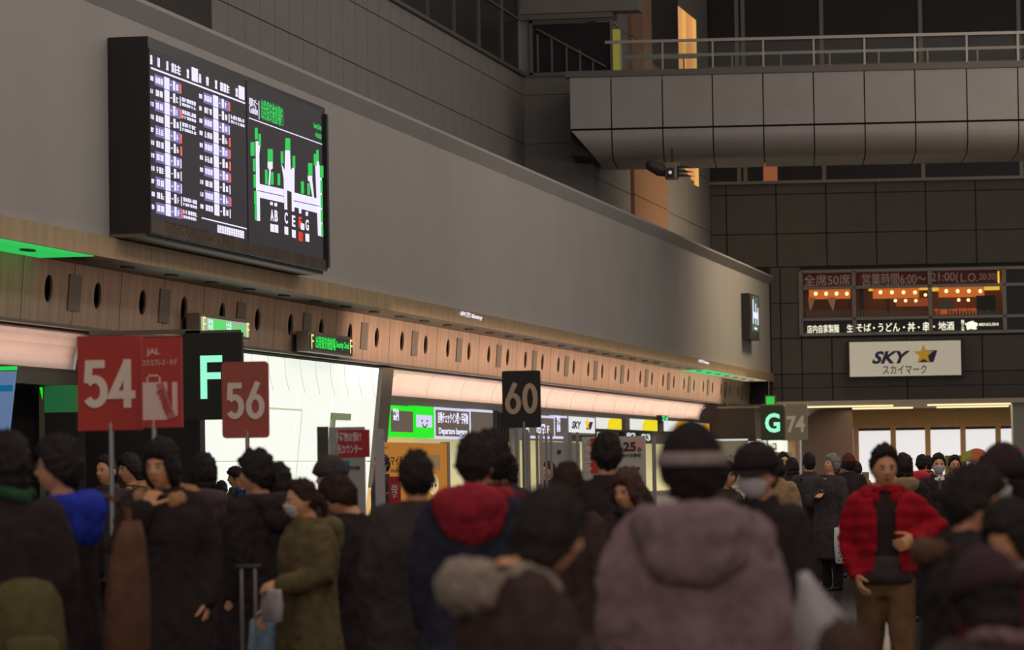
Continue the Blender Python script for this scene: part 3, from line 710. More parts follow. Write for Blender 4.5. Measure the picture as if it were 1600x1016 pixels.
t, H, a, b, zb, zt = hang('74', 1226, 1262, 634, 688, 104.0, 'olive grey hanging sign reading 74 beside the G sign', mat('olive_board', (.20, .20, .155), .5), mat('grey_numeral', (.60, .54, .47), .6), (1229, 650, 1258, 676), '74')
H.bx('arm', a-.3, b, zt-.03, zt+.03, -.2, -.12, mat('arm_white', (.6, .6, .58), .4), t)

# ================================================================== SKY SIGN, RESTAURANT WINDOW
sk = thing('airline_sign', 'white rectangular sign with blue letters and yellow star on the far wall', 'sign', FF.p(UF(1414), VF(1414, 590), .3))
SK = Fr(FF.p(0, 0, .30), dF)
def sk_(px, py): return SK.uv(px, py)
a, zt = sk_(1327, 535); b, zb = sk_(1502, 586)
SK.bx('box', a-.06, b+.10, zb-.04, zt+.04, -.30, -.01, m_black, sk)
SK.bx('face', a, b, zb, zt, -.01, 0, mat('sign_cream', (.55, .52, .43), .5, emit=srgb(200, 190, 165), es=.42), sk)
m_navy = mat('navy_print', (.02, .02, .10), .5); m_yel = mat('yellow_print', (.70, .42, .03), .5, emit=srgb(200, 150, 30), es=.25)
c, d = sk_(1362, 549); e, f = sk_(1423, 568)
text('SKY', SK, (c+e)/2, (d+f)/2, e-c, d-f, m_navy, sk, .002, bold=.04, shear=.35)
c, d = sk_(1429, 548); e, f = sk_(1465, 566); cc = (sk_(1443, 558))
mk('swoosh', SK.poly(MB(), [(c+.10*(e-c), f), (c+.82*(e-c), f), (e, d), (c+.45*(e-c), d)], .002, .006), m_navy, sk)
sr = .32; stc = sk_(1443, 554)
pts = []
for k in range(10):
    r_ = sr if k % 2 == 0 else sr*.42; an = math.pi/2+math.pi*k/5; pts.append((stc[0]+r_*math.cos(an), stc[1]+r_*math.sin(an)))
mb = MB(); vs = [SK.p(x, y, .012) for x, y in pts]+[SK.p(*stc, .02)]; mb.add(vs, [(k, (k+1) % 10, 10) for k in range(10)]); mk('star', mb, m_yel, sk)
c, d = sk_(1379, 571); e, f = sk_(1448, 584)
text('スカイマーク', SK, (c+e)/2, (d+f)/2, e-c, d-f, mat('ink', (.05, .05, .05), .6), sk, .002, bold=.012)

rs = thing('restaurant_window', 'lit noodle restaurant window with maroon banner and orange lanterns in the far wall', 'shop window', FF.p(UF(1410), VF(1400, 523)))
WT, WBn, WM, WB = VF(1400, 422), VF(1400, 447), VF(1400, 497), VF(1400, 521)
wmx = [1251, 1334, 1453, 1569, 1640]
for a in wmx: FF.bx('mullion', UF(a)-.06, UF(a)+.06, WB, WT, -.12, .06, m_frame, rs)
for zz in (WT, WBn-.02, WM, WB): FF.bx('rail', UF(1251), UF(1640), zz-.045, zz+.045, -.12, .06, m_frame, rs)
m_int = mat('shop_wall', (.34, .12, .04), .6, nz=.3, nscale=1.2)
FF.bx('shop_back', UF(1251), UF(1640), WM-.5, WT+.3, -3.4, -3.3, m_int, rs)
FF.bx('shop_side', UF(1251)-.1, UF(1251), WM-.5, WT+.3, -3.3, -.4, m_int, rs); FF.bx('shop_side', UF(1569), UF(1569)+.1, WM-.5, WT+.3, -3.3, -.4, m_int, rs)
FF.bx('shop_floor', UF(1251), UF(1640), WM-.1, WM, -3.3, -.1, m_brown, rs); FF.bx('shop_ceiling', UF(1251), UF(1640), WT+.2, WT+.3, -3.3, -.1, m_int, rs)
def inw(px, py, w_): return FF.uv(px, py, w_)
m_orange = em('lantern_orange', (226, 110, 44), 1.0); m_bulb = em('bulb', (255, 232, 160), 2.6); m_yl = em('yellow_strip', (248, 190, 70), 1.25)
def wbx(name, x0, y0, x1, y1, w0, w1, m, lab=None):
    wa_ = max(w0, w1); a, zt = inw(x0, y0, wa_); b, zb = inw(x1, y1, wa_); o = FF.bx(name, a, b, zb, zt, min(w0, w1), wa_, m, rs)
    if lab: o['label'] = lab
    return o
wbx('light_strip', 1357, 446, 1453, 453, -2.6, -2.5, m_yl); wbx('light_strip', 1453, 446, 1568, 453, -2.6, -2.5, m_yl); wbx('light_strip', 1559, 424, 1568, 447, -2.6, -2.5, m_yl); wbx('light_strip', 1262, 447, 1292, 450, -2.6, -2.5, m_yl)
for x0, y0, x1, y1, ws, n in ((1264, 453, 1329, 466, -1.5, 4), (1364, 451, 1436, 465, -1.5, 4), (1467, 449, 1538, 463, -1.8, 4)):
    la_ = wbx('lantern', x0, y0, x1, y1, ws, ws-.3, m_orange)
    for k in range(n):
        px = x0+(x1-x0)*(k+.65)/n; c = inw(px, y0+6, ws+.12); p = FF.p(c[0], c[1], ws+.12); mk('bulb', MB().ell(p, .055, .055, .06, 8, 6), m_bulb, rs)
for px, py in ((1446, 461), (1490, 462), (1532, 459), (1399, 470), (1415, 470), (1431, 470), (1498, 469), (1513, 469), (1529, 468)):
    c = inw(px, py, -2.3); mk('bulb', MB().ell(FF.p(c[0], c[1], -2.3), .05, .05, .05, 8, 6), m_bulb, rs)
wbx('warm_band', 1400, 467, 1452, 478, -2.9, -3.0, em('warm_brown', (150, 66, 28), 1)); wbx('warm_band', 1460, 483, 1540, 490, -2.9, -3.0, em('warm_brown2', (190, 84, 40), 1))
m_cur = mat('noren', (.7, .6, .45), .8, emit=srgb(180, 120, 70), es=.4)
for x0, x1, x2 in ((1262, 1274, 1266), (1292, 1306, 1302)):
    a, zt = inw(x0, 465, -1.2); b, _ = inw(x1, 465, -1.2); c, zb = inw(x2, 488, -1.2)
    mk('curtain', FF.poly(MB(), [(a, zt), (c, zb), ((b+c)/2, (zt+zb)/2), (b, zt)], -1.2, -1.16), m_cur, rs)
m_pick = mat('picket', (.42, .33, .22), .7)
k = 0
for px in range(1262, 1560, 5):
    if 1330 < px < 1342: continue
    h = 484+(k*7 % 3); c, zt = inw(px, h, -.4); _, zb = inw(px, 497, -.4); k += 1
    if px < 1470 or px > 1480: FF.bx('picket', c-.03, c+.03, WM, zt, -.42, -.38, m_pick, rs)
wbx('post', 1385, 466, 1390, 495, -2, -2.1, m_brown); wbx('post', 1343, 449, 1350, 495, -.5, -.6, m_brown)
wbx('plant_pot', 1526, 462, 1556, 490, -.8, -1.2, mat('plant_dark', (.05, .05, .03), .8, nz=.3), 'dark plant and writing on the glass')
wbx('decal', 1466, 470, 1490, 483, -.12, -.11, mat('decal_grey', (.25, .24, .2), .7), 'grey rice bowl decal')
# panes
for a, b in zip(wmx[:-1], wmx[1:]):
    FF.bx('pane', UF(a)+.06, UF(b)-.06, WM, WBn, -.05, -.04, m_glass if a < 1560 else m_dglass, rs)
# banner and lettering
m_maroon = mat('maroon_banner', (.085, .018, .022), .7, emit=srgb(84, 34, 34), es=.12); m_bl = mat('banner_letters', (.40, .31, .27), .7, emit=srgb(140, 110, 92), es=.12)
for a, b in ((1253, 1332), (1341, 1451), (1456, 1558)):
    FF.bx('banner', UF(a), UF(b), WBn+.03, WT-.05, -.06, -.05, m_maroon, rs)
FF.bx('pane', UF(1571), UF(1638), WBn, WT, -.06, -.05, m_dglass, rs)
for s_, x0, y0, x1, y1 in (('全席50席', 1256, 429, 1329, 446), ('営業時間6:00〜', 1347, 427, 1447, 445), ('21:00(', 1455, 426, 1498, 443), ('L.O.', 1501, 427, 1528, 440), ('20:30)', 1530, 427, 1558, 440)):
    c, d = inw(x0, y0, 0); e, f = inw(x1, y1, 0); text(s_, FF, (c+e)/2, (d+f)/2, e-c, d-f, m_bl, rs, -.045, bold=.005)
FF.bx('sign_strip', UF(1253), UF(1568), WB+.03, WM-.03, -.06, .0, m_black, rs); FF.bx('sign_strip', UF(1571), UF(1638), WB+.03, WM-.03, -.06, .0, m_dglass, rs)
m_lit = em('lit_letters', (246, 244, 214), 1.2)
for s_, x0, y0, x1, y1 in (('店内自家製麺', 1261, 508, 1311, 520), ('生', 1323, 507, 1333, 519), ('そば', 1338, 506, 1361, 518), ('・', 1364, 511, 1367, 514), ('うどん', 1372, 505, 1406, 518), ('・', 1411, 510, 1414, 513), ('丼', 1418, 504, 1430, 518), ('・', 1434, 510, 1437, 513), ('串', 1442, 503, 1452, 518), ('・', 1458, 509, 1461, 512), ('地酒', 1466, 503, 1491, 516), ('麺\n工\n房', 1501.5, 500, 1507, 519), ('MENGUSHI', 1530, 505, 1560, 509)):
    c, d = inw(x0, y0, 0); e, f = inw(x1, y1, 0); text(s_, FF, (c+e)/2, (d+f)/2, e-c, d-f, m_lit, rs, .003, bold=.008)
c, d = inw(1509, 503, 0); e, f = inw(1527, 515, 0)
blob = []
for k in range(26):
    an = 2*math.pi*k/26; q = 1+.12*math.sin(5*an)+.10*math.sin(9*an+1); blob.append(((c+e)/2+(e-c)/2*abs(math.cos(an))**.6*math.copysign(1, math.cos(an))*q, (d+f)/2+(d-f)/2*abs(math.sin(an))**.6*math.copysign(1, math.sin(an))*q))
mk('logo_brush_mark', FF.poly(MB(), blob, .003, .01), m_lit, rs)

# CCTV / projector under the bridge
cc_ = atY(1045, 262, 86.5); pr = thing('ceiling_projector', 'dark spotlight projector hanging under the footbridge', 'projector', cc_)
K = Fr((cc_.x, 86.5, cc_.z), (1, 0, 0))
K.bx('yoke', -.10, .28, .02, .12, -.1, .1, m_plate, pr); K.bx('stem', .05, .10, .1, .45, -.05, 0, m_black, pr)
K.bx('housing', -.08, .20, -.28, .10, -.2, .12, m_plate, pr, bev=.03); K.bx('lens_shroud', -.02, .14, -.24, -.02, .12, .22, m_black, pr, bev=.01)
mk('lens', MB().ell(K.p(.06, -.13, .22), .04, .03, .04, 10, 8), em('lens_glint', (190, 190, 190), 1), pr)
mb = MB(); mb.tube([K.p(-.42, .06, .1), K.p(-.2, -.06, .05), K.p(-.06, -.12, 0)], [.13, .15, .10], n=12); mk('reflector', mb, m_black, pr)
for k in range(3): mk('fin', K.poly(MB(), [(.22, .06-.1*k), (.60, -.02-.1*k), (.22, -.03-.1*k)], -.05, .05), m_black, pr)

# ================================================================== COUNTER DISPLAYS
CD = Fr((-13.41, 0, 0), (0, 1, 0))
def cd(px, py): return CD.uv(px, py)
def disp(x0, y0, x1, y1, name, lab, cat, mface, mframe=None, group=None, pad=.05):
    a, zt = cd(x0, y0); b, zb = cd(x1, y1)
    zb = cd(x0, y1-(x1-x0)*.0)[1] if False else zb
    t = thing(name, lab, cat, CD.p((a+b)/2, zb), group=group)
    CD.bx('case', a, b, zb, zt, -.12, -.005, mframe or m_black, t); CD.bx('screen', a+pad, b-pad, zb+pad, zt-pad, -.005, .005, mface, t)
    return t, a, b, zb, zt
m_grn = em('vivid_green', (20, 225, 20), 1.1); m_scr = em('brown_screen', (92, 80, 68), 1.0); m_lil = em('lilac_frame', (205, 205, 235), 1.05)
t, a, b, zb, zt = disp(609, 633, 647, 684, 'counter_screen', 'dark brown counter screen in a bright green border', 'screen', m_scr, m_grn, pad=.09)
text('案内', CD, a+.45, (zb+zt)/2+.12, .45, .22, scr_w, t, .008, bold=.03); 
t, a, b, zb, zt = disp(647.5, 634, 679, 685, 'counter_screen', 'bright green counter screen with a smiling face card', 'screen', m_grn, m_grn)
um_ = (a+b)/2; zm_ = (zb+zt)/2
CD.bx('card', a+.12, b-.25, zb+.19, zt-.16, .005, .01, m_lil, t)
for s in (-1, 1): mk('eye', MB().ell(CD.p(um_-.06+s*.22, zm_+.02, .012), .01, .05, .02, 8, 6), m_navy, t)
mb = MB(); mb.tube([CD.p(um_-.06+.22*math.cos(q), zm_-.0+.09*math.sin(q), .014) for q in [math.pi*(1.15+.7*k/8) for k in range(9)]], .012, n=5); mk('smile', mb, m_navy, t)
t, a, b, zb, zt = disp(680, 636, 734, 687, 'counter_screen', 'counter screen with white writing in a lilac border', 'screen', m_scr, m_lil)
text('自動チェックイン機・手荷物', CD, (a+b)/2, zm_+.10, (b-a)*.88, .21, scr_w, t, .008, bold=.02); text('Departure baggage', CD, (a+b)/2, zm_-.16, (b-a)*.84, .15, scr_w, t, .008, bold=.02)
t, a, b, zb, zt = disp(735, 639, 771, 688, 'counter_screen', 'blank brown counter screen in a lilac border', 'screen', m_scr, m_lil)
# dark leaflet rack
a, zt = cd(772, 642); b, zb = cd(787, 690); t = thing('leaflet_rack', 'dark slanted rack right of the lilac screens', 'rack', CD.p(a, zb)); 
for k in range(5): CD.bx('slot', a+.03+k*(b-a)/5, a+(k+.75)*(b-a)/5, zb, zt-.02*k, -.1, .05+.02*k, m_black, t)
t, a, b, zb, zt = disp(826, 648, 866, 686, 'counter_screen', 'grey counter screen right of the 60 board', 'screen', m_scr, m_lil)
text('出発 F', CD, (a+b)/2+.1, zb+.20, (b-a)*.5, .22, scr_w, t, .008, bold=.02)
t, a, b, zb, zt = disp(866.5, 649, 887, 686, 'counter_screen', 'narrow grey counter screen beside the airline lightbox', 'screen', m_greyp, m_lil)
text('案内\n搭乗', CD, a+.45, zb+.32, .45, .35, scr_w, t, .008, bold=.02)
t, a, b, zb, zt = disp(888, 647, 930, 681, 'airline_sign', 'white lightbox with small airline star logo above counters', 'sign', em('light_face', (226, 228, 226), 1), m_greyp)
m_nv2 = mat('navy_bright', (.03, .03, .25), .5)
text('SKY', CD, a+(b-a)*.28, zb+.22, (b-a)*.36, .17, m_nv2, t, .008, bold=.04, shear=.3)
c = (a+(b-a)*.68, zb+.26); pts = []
for k in range(10):
    r_ = 1 if k % 2 == 0 else .42; an = math.pi/2+math.pi*k/5; pts.append((c[0]+.42*r_*math.cos(an), c[1]+.17*r_*math.sin(an)))
mk('swoosh', CD.poly(MB(), [(c[0]-.1, zb+.13), (c[0]+.5, zb+.13), (c[0]+.85, zb+.31), (c[0]+.15, zb+.31)], .006, .009), m_nv2, t)
mb = MB(); mb.add([CD.p(x, y, .012) for x, y in pts]+[CD.p(*c, .02)], [(k, (k+1) % 10, 10) for k in range(10)]); mk('star', mb, em('star_yellow', (240, 200, 40), 1), t)
m_wht = em('counter_white', (226, 228, 222), 1); m_y2 = em('counter_yellow', (238, 216, 10), 1.0); m_o2 = em('counter_amber', (246, 170, 20), 1.0)
for q, (x0, x1, y0, y1, mm, num, lab) in enumerate(((931, 971, 651, 673, m_y2, '81', 'white and yellow lightbox just right of the airline lightbox'), (984, 1027, 653, 675, m_y2, '82', 'second white and yellow counter lightbox'), (1037, 1076, 656, 677, m_o2, '83', 'third counter lightbox with amber half'), (1085, 1108, 660, 682, m_o2, '', 'last small amber counter lightbox before the brown end panel'))):
    t, a, b, zb, zt = disp(x0, y0, x1, y1, 'counter_lightbox', lab, 'lightbox', m_wht, m_greyp, 'yellow counter lightboxes', pad=.02)
    w_ = b-a; CD.poly(MB(), [], 0, 0) if False else None
    mk('coloured_half', CD.poly(MB(), [(a+w_*.42, zb+.02), (b-.03, zb+.02), (b-.03, zt-.02), (a+w_*.56, zt-.02), (a+w_*.46, (zb+zt)/2+.05)], .005, .012), mm, t)
m_num = em('number_white', (225, 225, 220), .9)
for x0, x1, y0, y1, s_, lab in ((930, 941, 673, 687, '81', 'black counter number plate under the first yellow lightbox'), (975, 996, 674, 689, '82', 'black counter number plate under the second yellow lightbox'), (998, 1019, 676, 691, '83', 'black counter number plate left of the third yellow lightbox')):
    t, a, b, zb, zt = disp(x0, y0, x1, y1, 'number_plate', lab, 'number plate', m_black, m_black); text(s_, CD, (a+b)/2, (zb+zt)/2, (b-a)*.7, (zt-zb)*.75, m_num, t, .008, bold=.03)
t, a, b, zb, zt = disp(1033, 649, 1044, 660, 'neon_sign', 'small green neon sign above the third yellow lightbox', 'sign', m_black, m_black)
text('74', CD, (a+b)/2, (zb+zt)/2, (b-a)*.9, (zt-zb)*.8, em('neon_green', (60, 220, 140), 1.2), t, .008, bold=.03)
# orange-brown mileage service booth
a, zt = cd(597, 689); b, zb = cd(700, 690); bt = thing('service_booth', 'orange brown service booth wall under the green screens', 'booth', CD.p(a, 0, .2))
BT = Fr((-13.3, 0, 0), (0, 1, 0)); a = BT.uv(597, 700)[0]; b = BT.uv(698, 700)[0]; zt = BT.uv(640, 692)[1]
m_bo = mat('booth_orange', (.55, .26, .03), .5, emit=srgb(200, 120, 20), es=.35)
BT.bx('wall', a, b, 0, zt, -.10, 0, m_bo, bt); BT.bx('edge', b, b+.15, 0, zt+.03, -.12, .03, m_greyp, bt)
c, d = BT.uv(612, 712); e, f = BT.uv(655, 727); text('マイルサービス', BT, (c+e)/2, (d+f)/2, (e-c)*1.1, d-f, m_black, bt, bold=.01)
c, d = BT.uv(612, 731); e, f = BT.uv(655, 738); text('mile service', BT, (c+e)/2, (d+f)/2, (e-c)*1.1, d-f, m_black, bt)
c, d = BT.uv(676, 757); mb = MB(); BT.poly(mb, [(c+.45*math.cos(q), d+.19*math.sin(q)) for q in [2*math.pi*k/20 for k in range(20)]], .0, .02)
fc = mk('smile_disc', mb, mat('disc_cream', (.8, .7, .45), .5, emit=srgb(225, 200, 140), es=.5), bt)
for s in (-.18, .12): mk('eye', MB().ell(BT.p(c+s, d-.02, .03), .01, .06, .035, 8, 6), m_black, bt)
BT.bx('logo_frame', BT.uv(664, 712)[0], BT.uv(687, 712)[0], BT.uv(676, 734)[1], BT.uv(676, 711)[1], 0, .01, mat('booth_pale', (.6, .42, .18), .5), bt)
# grey partitions and desks along the counters
t = thing('partition', 'grey partition with dark mark behind the clear queue posts', 'partition', (-13, 78, 0)); PG = Fr((-13.1, 0, 0), (0, 1, 0))
PG.bx('panel', PG.uv(850, 700)[0], PG.uv(906, 700)[0], 0, PG.uv(870, 691)[1], -.08, 0, m_greyp, t)
mb = MB(); c, d = PG.uv(873, 706); mb.ell(PG.p(c, d, .02), .02, .25, .045, 10, 6); mk('mark', mb, m_black, t)
t = thing('information_counter', 'grey check-in panel with white top edge under the brown end panel', 'panel', (-12.8, 104, 0))
CK = Fr((0, 103.8, 0), (1, 0, 0)); a, zt = CK.uv(1076, 690); b, zb = CK.uv(1168, 690)
CK.bx('panel', a, b, 0, zt, -.1, 0, m_greyp, t); CK.bx('top_edge', a, b, zt, zt+.05, -.1, .02, em('white_edge', (215, 215, 210), .9), t)
c, d = CK.uv(1118, 710); e, f = CK.uv(1146, 721); text('チェックイン', CK, (c+e)/2+.1, (d+f)/2, (e-c)*1.6, d-f, m_black, t, bold=.01)
m_desk = mat('desk_white', (.62, .58, .48), .4)
dk = []
for i, Yd in enumerate([63.5+5.1*k for k in range(8)]):
    t = thing('check_in_desk', ('nearest white check-in desk, beside the orange service booth', 'second white check-in desk from the orange booth', 'third white check-in desk from the orange booth', 'fourth white check-in desk, near the acrylic posts', 'fifth white check-in desk, behind the waiting time board', 'sixth white check-in desk from the booth', 'seventh white check-in desk, second from the brown end panel', 'farthest white check-in desk, next to the brown end panel')[i], 'desk', (-12.2, Yd+2, 0), group='check-in desks')
    DKF = Fr((-11.9, 0, 0), (0, 1, 0))
    DKF.bx('front', Yd, Yd+4.2, 0, 1.0, -.06, 0, m_desk, t); DKF.bx('top', Yd-.05, Yd+4.25, 1.0, 1.05, -.7, .05, m_greyp, t); DKF.bx('side_panel', Yd, Yd+.06, 0, 1.0, -.7, -.06, m_desk, t); DKF.bx('side_panel', Yd+4.14, Yd+4.2, 0, 1.0, -.7, -.06, m_desk, t)

# left bay things: blue poster panel, green lit cabinet, post
t = thing('poster_panel', 'blue poster panel with green strip at the left edge', 'poster', (-13, 38, 0)); PP = Fr((0, 39.5, 0), (1, 0, 0))
a, zt = PP.uv(-60, 582); b, zb = PP.uv(24, 582)
bt_ = PP.uv(11, 700)[0]
mk('panel', PP.poly(MB(), [(a, 0), (bt_-.05, 0), (bt_, PP.uv(11, 700)[1]), (b, zt), (a, zt)], -.05, 0), mat('poster_blue', (.12, .20, .36), .4, emit=srgb(88, 110, 150), es=.8), t)
PP.bx('blue_band', a, PP.uv(20, 605)[0], PP.uv(0, 612)[1], PP.uv(0, 602)[1], 0, .004, em('band_blue', (0, 90, 135), 1), t)
PP.bx('led_strip', a, PP.uv(27, 576)[0], PP.uv(0, 579)[1], PP.uv(0, 573)[1], 0, .03, em('led_green2', (20, 200, 70), 1.1), t)
t = thing('glass_cabinet', 'dark cabinet with green lit top left of the 54 board', 'cabinet', (-12.9, 43, 0)); GC = Fr((0, 43.5, 0), (1, 0, 0))
a, zt = GC.uv(63, 603); b, _ = GC.uv(122, 603); _, zm = GC.uv(63, 645)
GC.bx('cabinet_body', a, b, 0, zm, -.3, 0, m_black, t); GC.bx('green_panel', a, b, zm, zt, -.3, 0, mat('green_lit', (.02, .10, .04), .4, emit=srgb(24, 84, 46), es=.9), t)
c0 = GC.uv(63, 603)[0]; GC.bx('corner_post', c0-.01, GC.uv(70, 650)[0], 0, zt, 0, .03, mat('olive_post', (.16, .15, .09), .4), t)
mk('lit_corner', GC.poly(MB(), [(c0, zt-.02), (c0+.04, zt-.02), (c0+.035, GC.uv(66, 625)[1])], .03, .035), m_grn, t)

# ================================================================== QUEUE BOARDS ON POLES
def board(px0, px1, y0, y1, Y, lab, mface, poles, name='queue_board', r=.0, cat='sign', depth=.03):
    B = Fr((0, Y, 0), (1, 0, 0)); a, zt = B.uv(px0, y0); b, zb = B.uv(px1, y1 or 800)
    if y1 is None: zb = 0
    t = thing(name, lab, cat, B.p((a+b)/2, 0))
    if r: mk('board', B.rrect(MB(), a, b, zb, zt, -depth, 0, r), mface, t)
    else: B.bx('board', a, b, zb, zt, -depth, 0, mface, t, bev=.004)
    for p in poles:
        q = B.uv(p, 700)[0]; mb = MB(); mb.tube([B.p(q, .02, -depth/2), B.p(q, zb+.05, -depth/2)], .018, n=10); mk('pole', mb, mat('pole_grey', (.35, .33, .32), .35, metal=.6), t)
        mb = MB(); mb.tube([B.p(q, .0, -depth/2), B.p(q, .03, -depth/2)], [.16, .14], n=18, round_ends=False); mk('base', mb, m_black, t)
    return t, B
m_red = mat('board_red', srgb(196, 62, 52), .35, nz=.1, nscale=2); m_dim = mat('board_numeral', (.95, .80, .68), .6)
m_red2 = mat('board_red2', srgb(186, 92, 76), .35, nz=.1, nscale=2)
def btxt(t, B, s_, x0, y0, x1, y1, m, bold=.03, w=.004, rot=0):
    c, d = B.uv(x0, y0); e, f = B.uv(x1, y1); text(s_, B, (c+e)/2, (d+f)/2, e-c, d-f, m, t, w, bold=bold, rot=rot)
t, B = board(120, 222, 526, 672, 25.2, 'red queue board reading 54 on a pole', m_red, [173])
numeral('54', B, *B.uv(128, 563), *B.uv(215, 637), m_dim, t)
t, B = board(221, 285, 528, 668, 25.0, 'red tag board with suitcase picture overlapping the 54 board', m_red, [240])
m_pk = mat('board_pink', (.88, .62, .56), .6)
btxt(t, B, 'JAL', 229, 545, 250, 557, m_pk, .02); btxt(t, B, 'エクスプレス・タグ', 223, 562, 277, 571, m_pk, .015)
c, d = B.uv(223, 598); e, f = B.uv(262, 656)
B.bx('suitcase_picture', c, e, f, d, 0, .004, m_pk, t)
mb = MB(); c1, d1 = B.uv(229, 586); e1, f1 = B.uv(251, 598); B.box(mb, c1, c1+.012, f1, d1, 0, .004); B.box(mb, e1-.012, e1, f1, d1, 0, .004); B.box(mb, c1, e1, d1-.012, d1, 0, .004); mk('handle_picture', mb, m_pk, t)
q = [B.uv(*p) for p in ((244, 601), (255, 597), (275, 652), (262, 656))]; mk('tag_picture', B.poly(MB(), q[::-1], .005, .007), mat('tag_rose', srgb(205, 120, 112), .6), t)
btxt(t, B, 'EXPRESS', 238, 623, 276, 633, m_red, .01, .009, rot=-1.2); B.bx('sleeve_picture', B.uv(269, 597)[0], B.uv(277, 597)[0], B.uv(270, 650)[1], B.uv(270, 597)[1], 0, .004, m_pk, t)
t, B = board(346, 420, 566, 684, 30.5, 'rounded red queue board reading 56 on a thin pole', m_red2, [386], r=.035)
numeral('56', B, *B.uv(352, 598), *B.uv(415, 655), m_dim, t)
t, B = board(784, 845, 580, 668, 35.0, 'dark rounded queue board reading 60 on a pole', m_black, [819], r=.02)
numeral('60', B, *B.uv(788, 599), *B.uv(842, 647), mat('numeral_tan', srgb(196, 172, 146), .6), t)
# baggage priority board and its neighbours
t, B = board(514, 571, 668, None, 30.0, 'white and red board about cabin baggage priority counter', mat('board_grey', (.38, .36, .34), .5), [], name='information_board')
m_crim = mat('board_crimson', srgb(176, 36, 48), .5); m_wl = mat('white_letters', (.75, .7, .7), .6)
B.bx('red_panel', B.uv(519, 0)[0], B.uv(568, 0)[0], B.uv(540, 715)[1], B.uv(540, 672)[1], 0, .004, m_crim, t)
btxt(t, B, '手荷物お預け', 524, 676, 565, 690, m_wl, .015, .006); btxt(t, B, '優先カウンター', 521, 695, 566, 709, m_wl, .015, .006)
B.bx('blue_square', B.uv(521, 0)[0], B.uv(536, 0)[0], B.uv(540, 733)[1], B.uv(540, 720)[1], 0, .004, mat('teal_square', srgb(30, 120, 150), .5), t); btxt(t, B, 'ANA・JAL' if False else '国内線', 541, 728, 563, 734, m_black, .01, .006)
B.bx('leg', B.uv(517, 0)[0], B.uv(520, 0)[0], 0, B.uv(540, 850)[1], -.03, 0, m_greyp, t); B.bx('leg', B.uv(565, 0)[0], B.uv(568, 0)[0], 0, B.uv(540, 850)[1], -.03, 0, m_greyp, t)
t, B = board(495, 514, 667, None, 30.4, 'dark narrow stand left of the baggage priority board', mat('stand_olive', (.07, .07, .055), .5), [], name='narrow_stand', cat='stand')
t, B = board(585, 601, 671, None, 27.0, 'tall narrow pale post with small markings', mat('post_pale', (.46, .43, .43), .5), [], name='marker_post', cat='post')
for k, py in enumerate((684, 699, 712, 727, 737, 770, 790)): B.bx('marking', B.uv(588+k % 3, 0)[0], B.uv(597, 0)[0], B.uv(590, py+2)[1], B.uv(590, py)[1], 0, .003, m_greyp, t)
m_acr = mat('acrylic', (.55, .54, .52), .25, trans=.5)
for q, (x0, x1, y0, Y, lab) in enumerate(((796, 813, 672, 34.6, 'widest clear acrylic queue post under the 60 board'), (815, 828, 676, 36.0, 'clear acrylic queue post just right of the widest one'), (842, 850, 677, 37.0, 'slim clear acrylic queue post left of the grey partition'), (880, 891, 676, 38.0, 'clear acrylic queue post in front of the grey partition'))):
    t, B = board(x0, x1, y0, None, Y, lab, m_acr, [], name='acrylic_post', cat='post'); c = B.uv(x0, 0)[0]; e = B.uv(x1, 0)[0]
    B.bx('edge_strip', c-.01, c+.012, 0, B.uv(x0, y0)[1], -.03, .01, m_greyp, t); B.bx('edge_strip', e-.012, e+.01, 0, B.uv(x0, y0)[1], -.03, .01, m_greyp, t)
t, B = board(909, 1010, 683, None, 41.0, 'cream board with red priority lane stripe and waiting time 25 minutes', mat('board_cream', (.50, .48, .42), .5), [], name='waiting_time_board')
B.bx('red_stripe', B.uv(911, 0)[0], B.uv(927, 0)[0], B.uv(920, 740)[1], B.uv(920, 685)[1], 0, .004, mat('stripe_red', srgb(200, 48, 40), .5), t)
btxt(t, B, '優\n先\nレ\nー\nン', 913, 687, 926, 737, m_wl, .02, .006)
B.bx('pink_panel', B.uv(975, 0)[0], B.uv(995, 0)[0], B.uv(985, 704)[1], B.uv(985, 686)[1], 0, .003, mat('pink_panel', srgb(214, 168, 158), .6), t)
m_mar = mat('maroon_ink', srgb(90, 20, 30), .6)
btxt(t, B, '25', 974, 691, 994, 705, m_mar, .03, .006); btxt(t, B, '分', 996, 699, 1002, 706, m_black, .02, .006); btxt(t, B, '以内のお客様', 966, 709, 1002, 714, m_black, .015, .006); btxt(t, B, '保安検査場', 966, 730, 1000, 734, m_black, .01, .006)
B.bx('edge', B.uv(1007, 0)[0], B.uv(1012, 0)[0], B.uv(1009, 860)[1], B.uv(1009, 682)[1], -.05, .02, m_greyp, t)
t, B = board(607, 626, 745, None, 38, 'crimson stand with white characters beside the service booth', m_crim, [], name='crimson_stand', cat='stand'); btxt(t, B, '出\n発', 611, 757, 622, 778, m_wl, .02)
t, B = board(1208, 1240, 707, None, 88, 'small pale green notice board by the G wall', mat('notice_green', (.42, .44, .30), .5), [], name='notice_board'); btxt(t, B, '案内', 1222, 712, 1236, 718, m_black, .01)
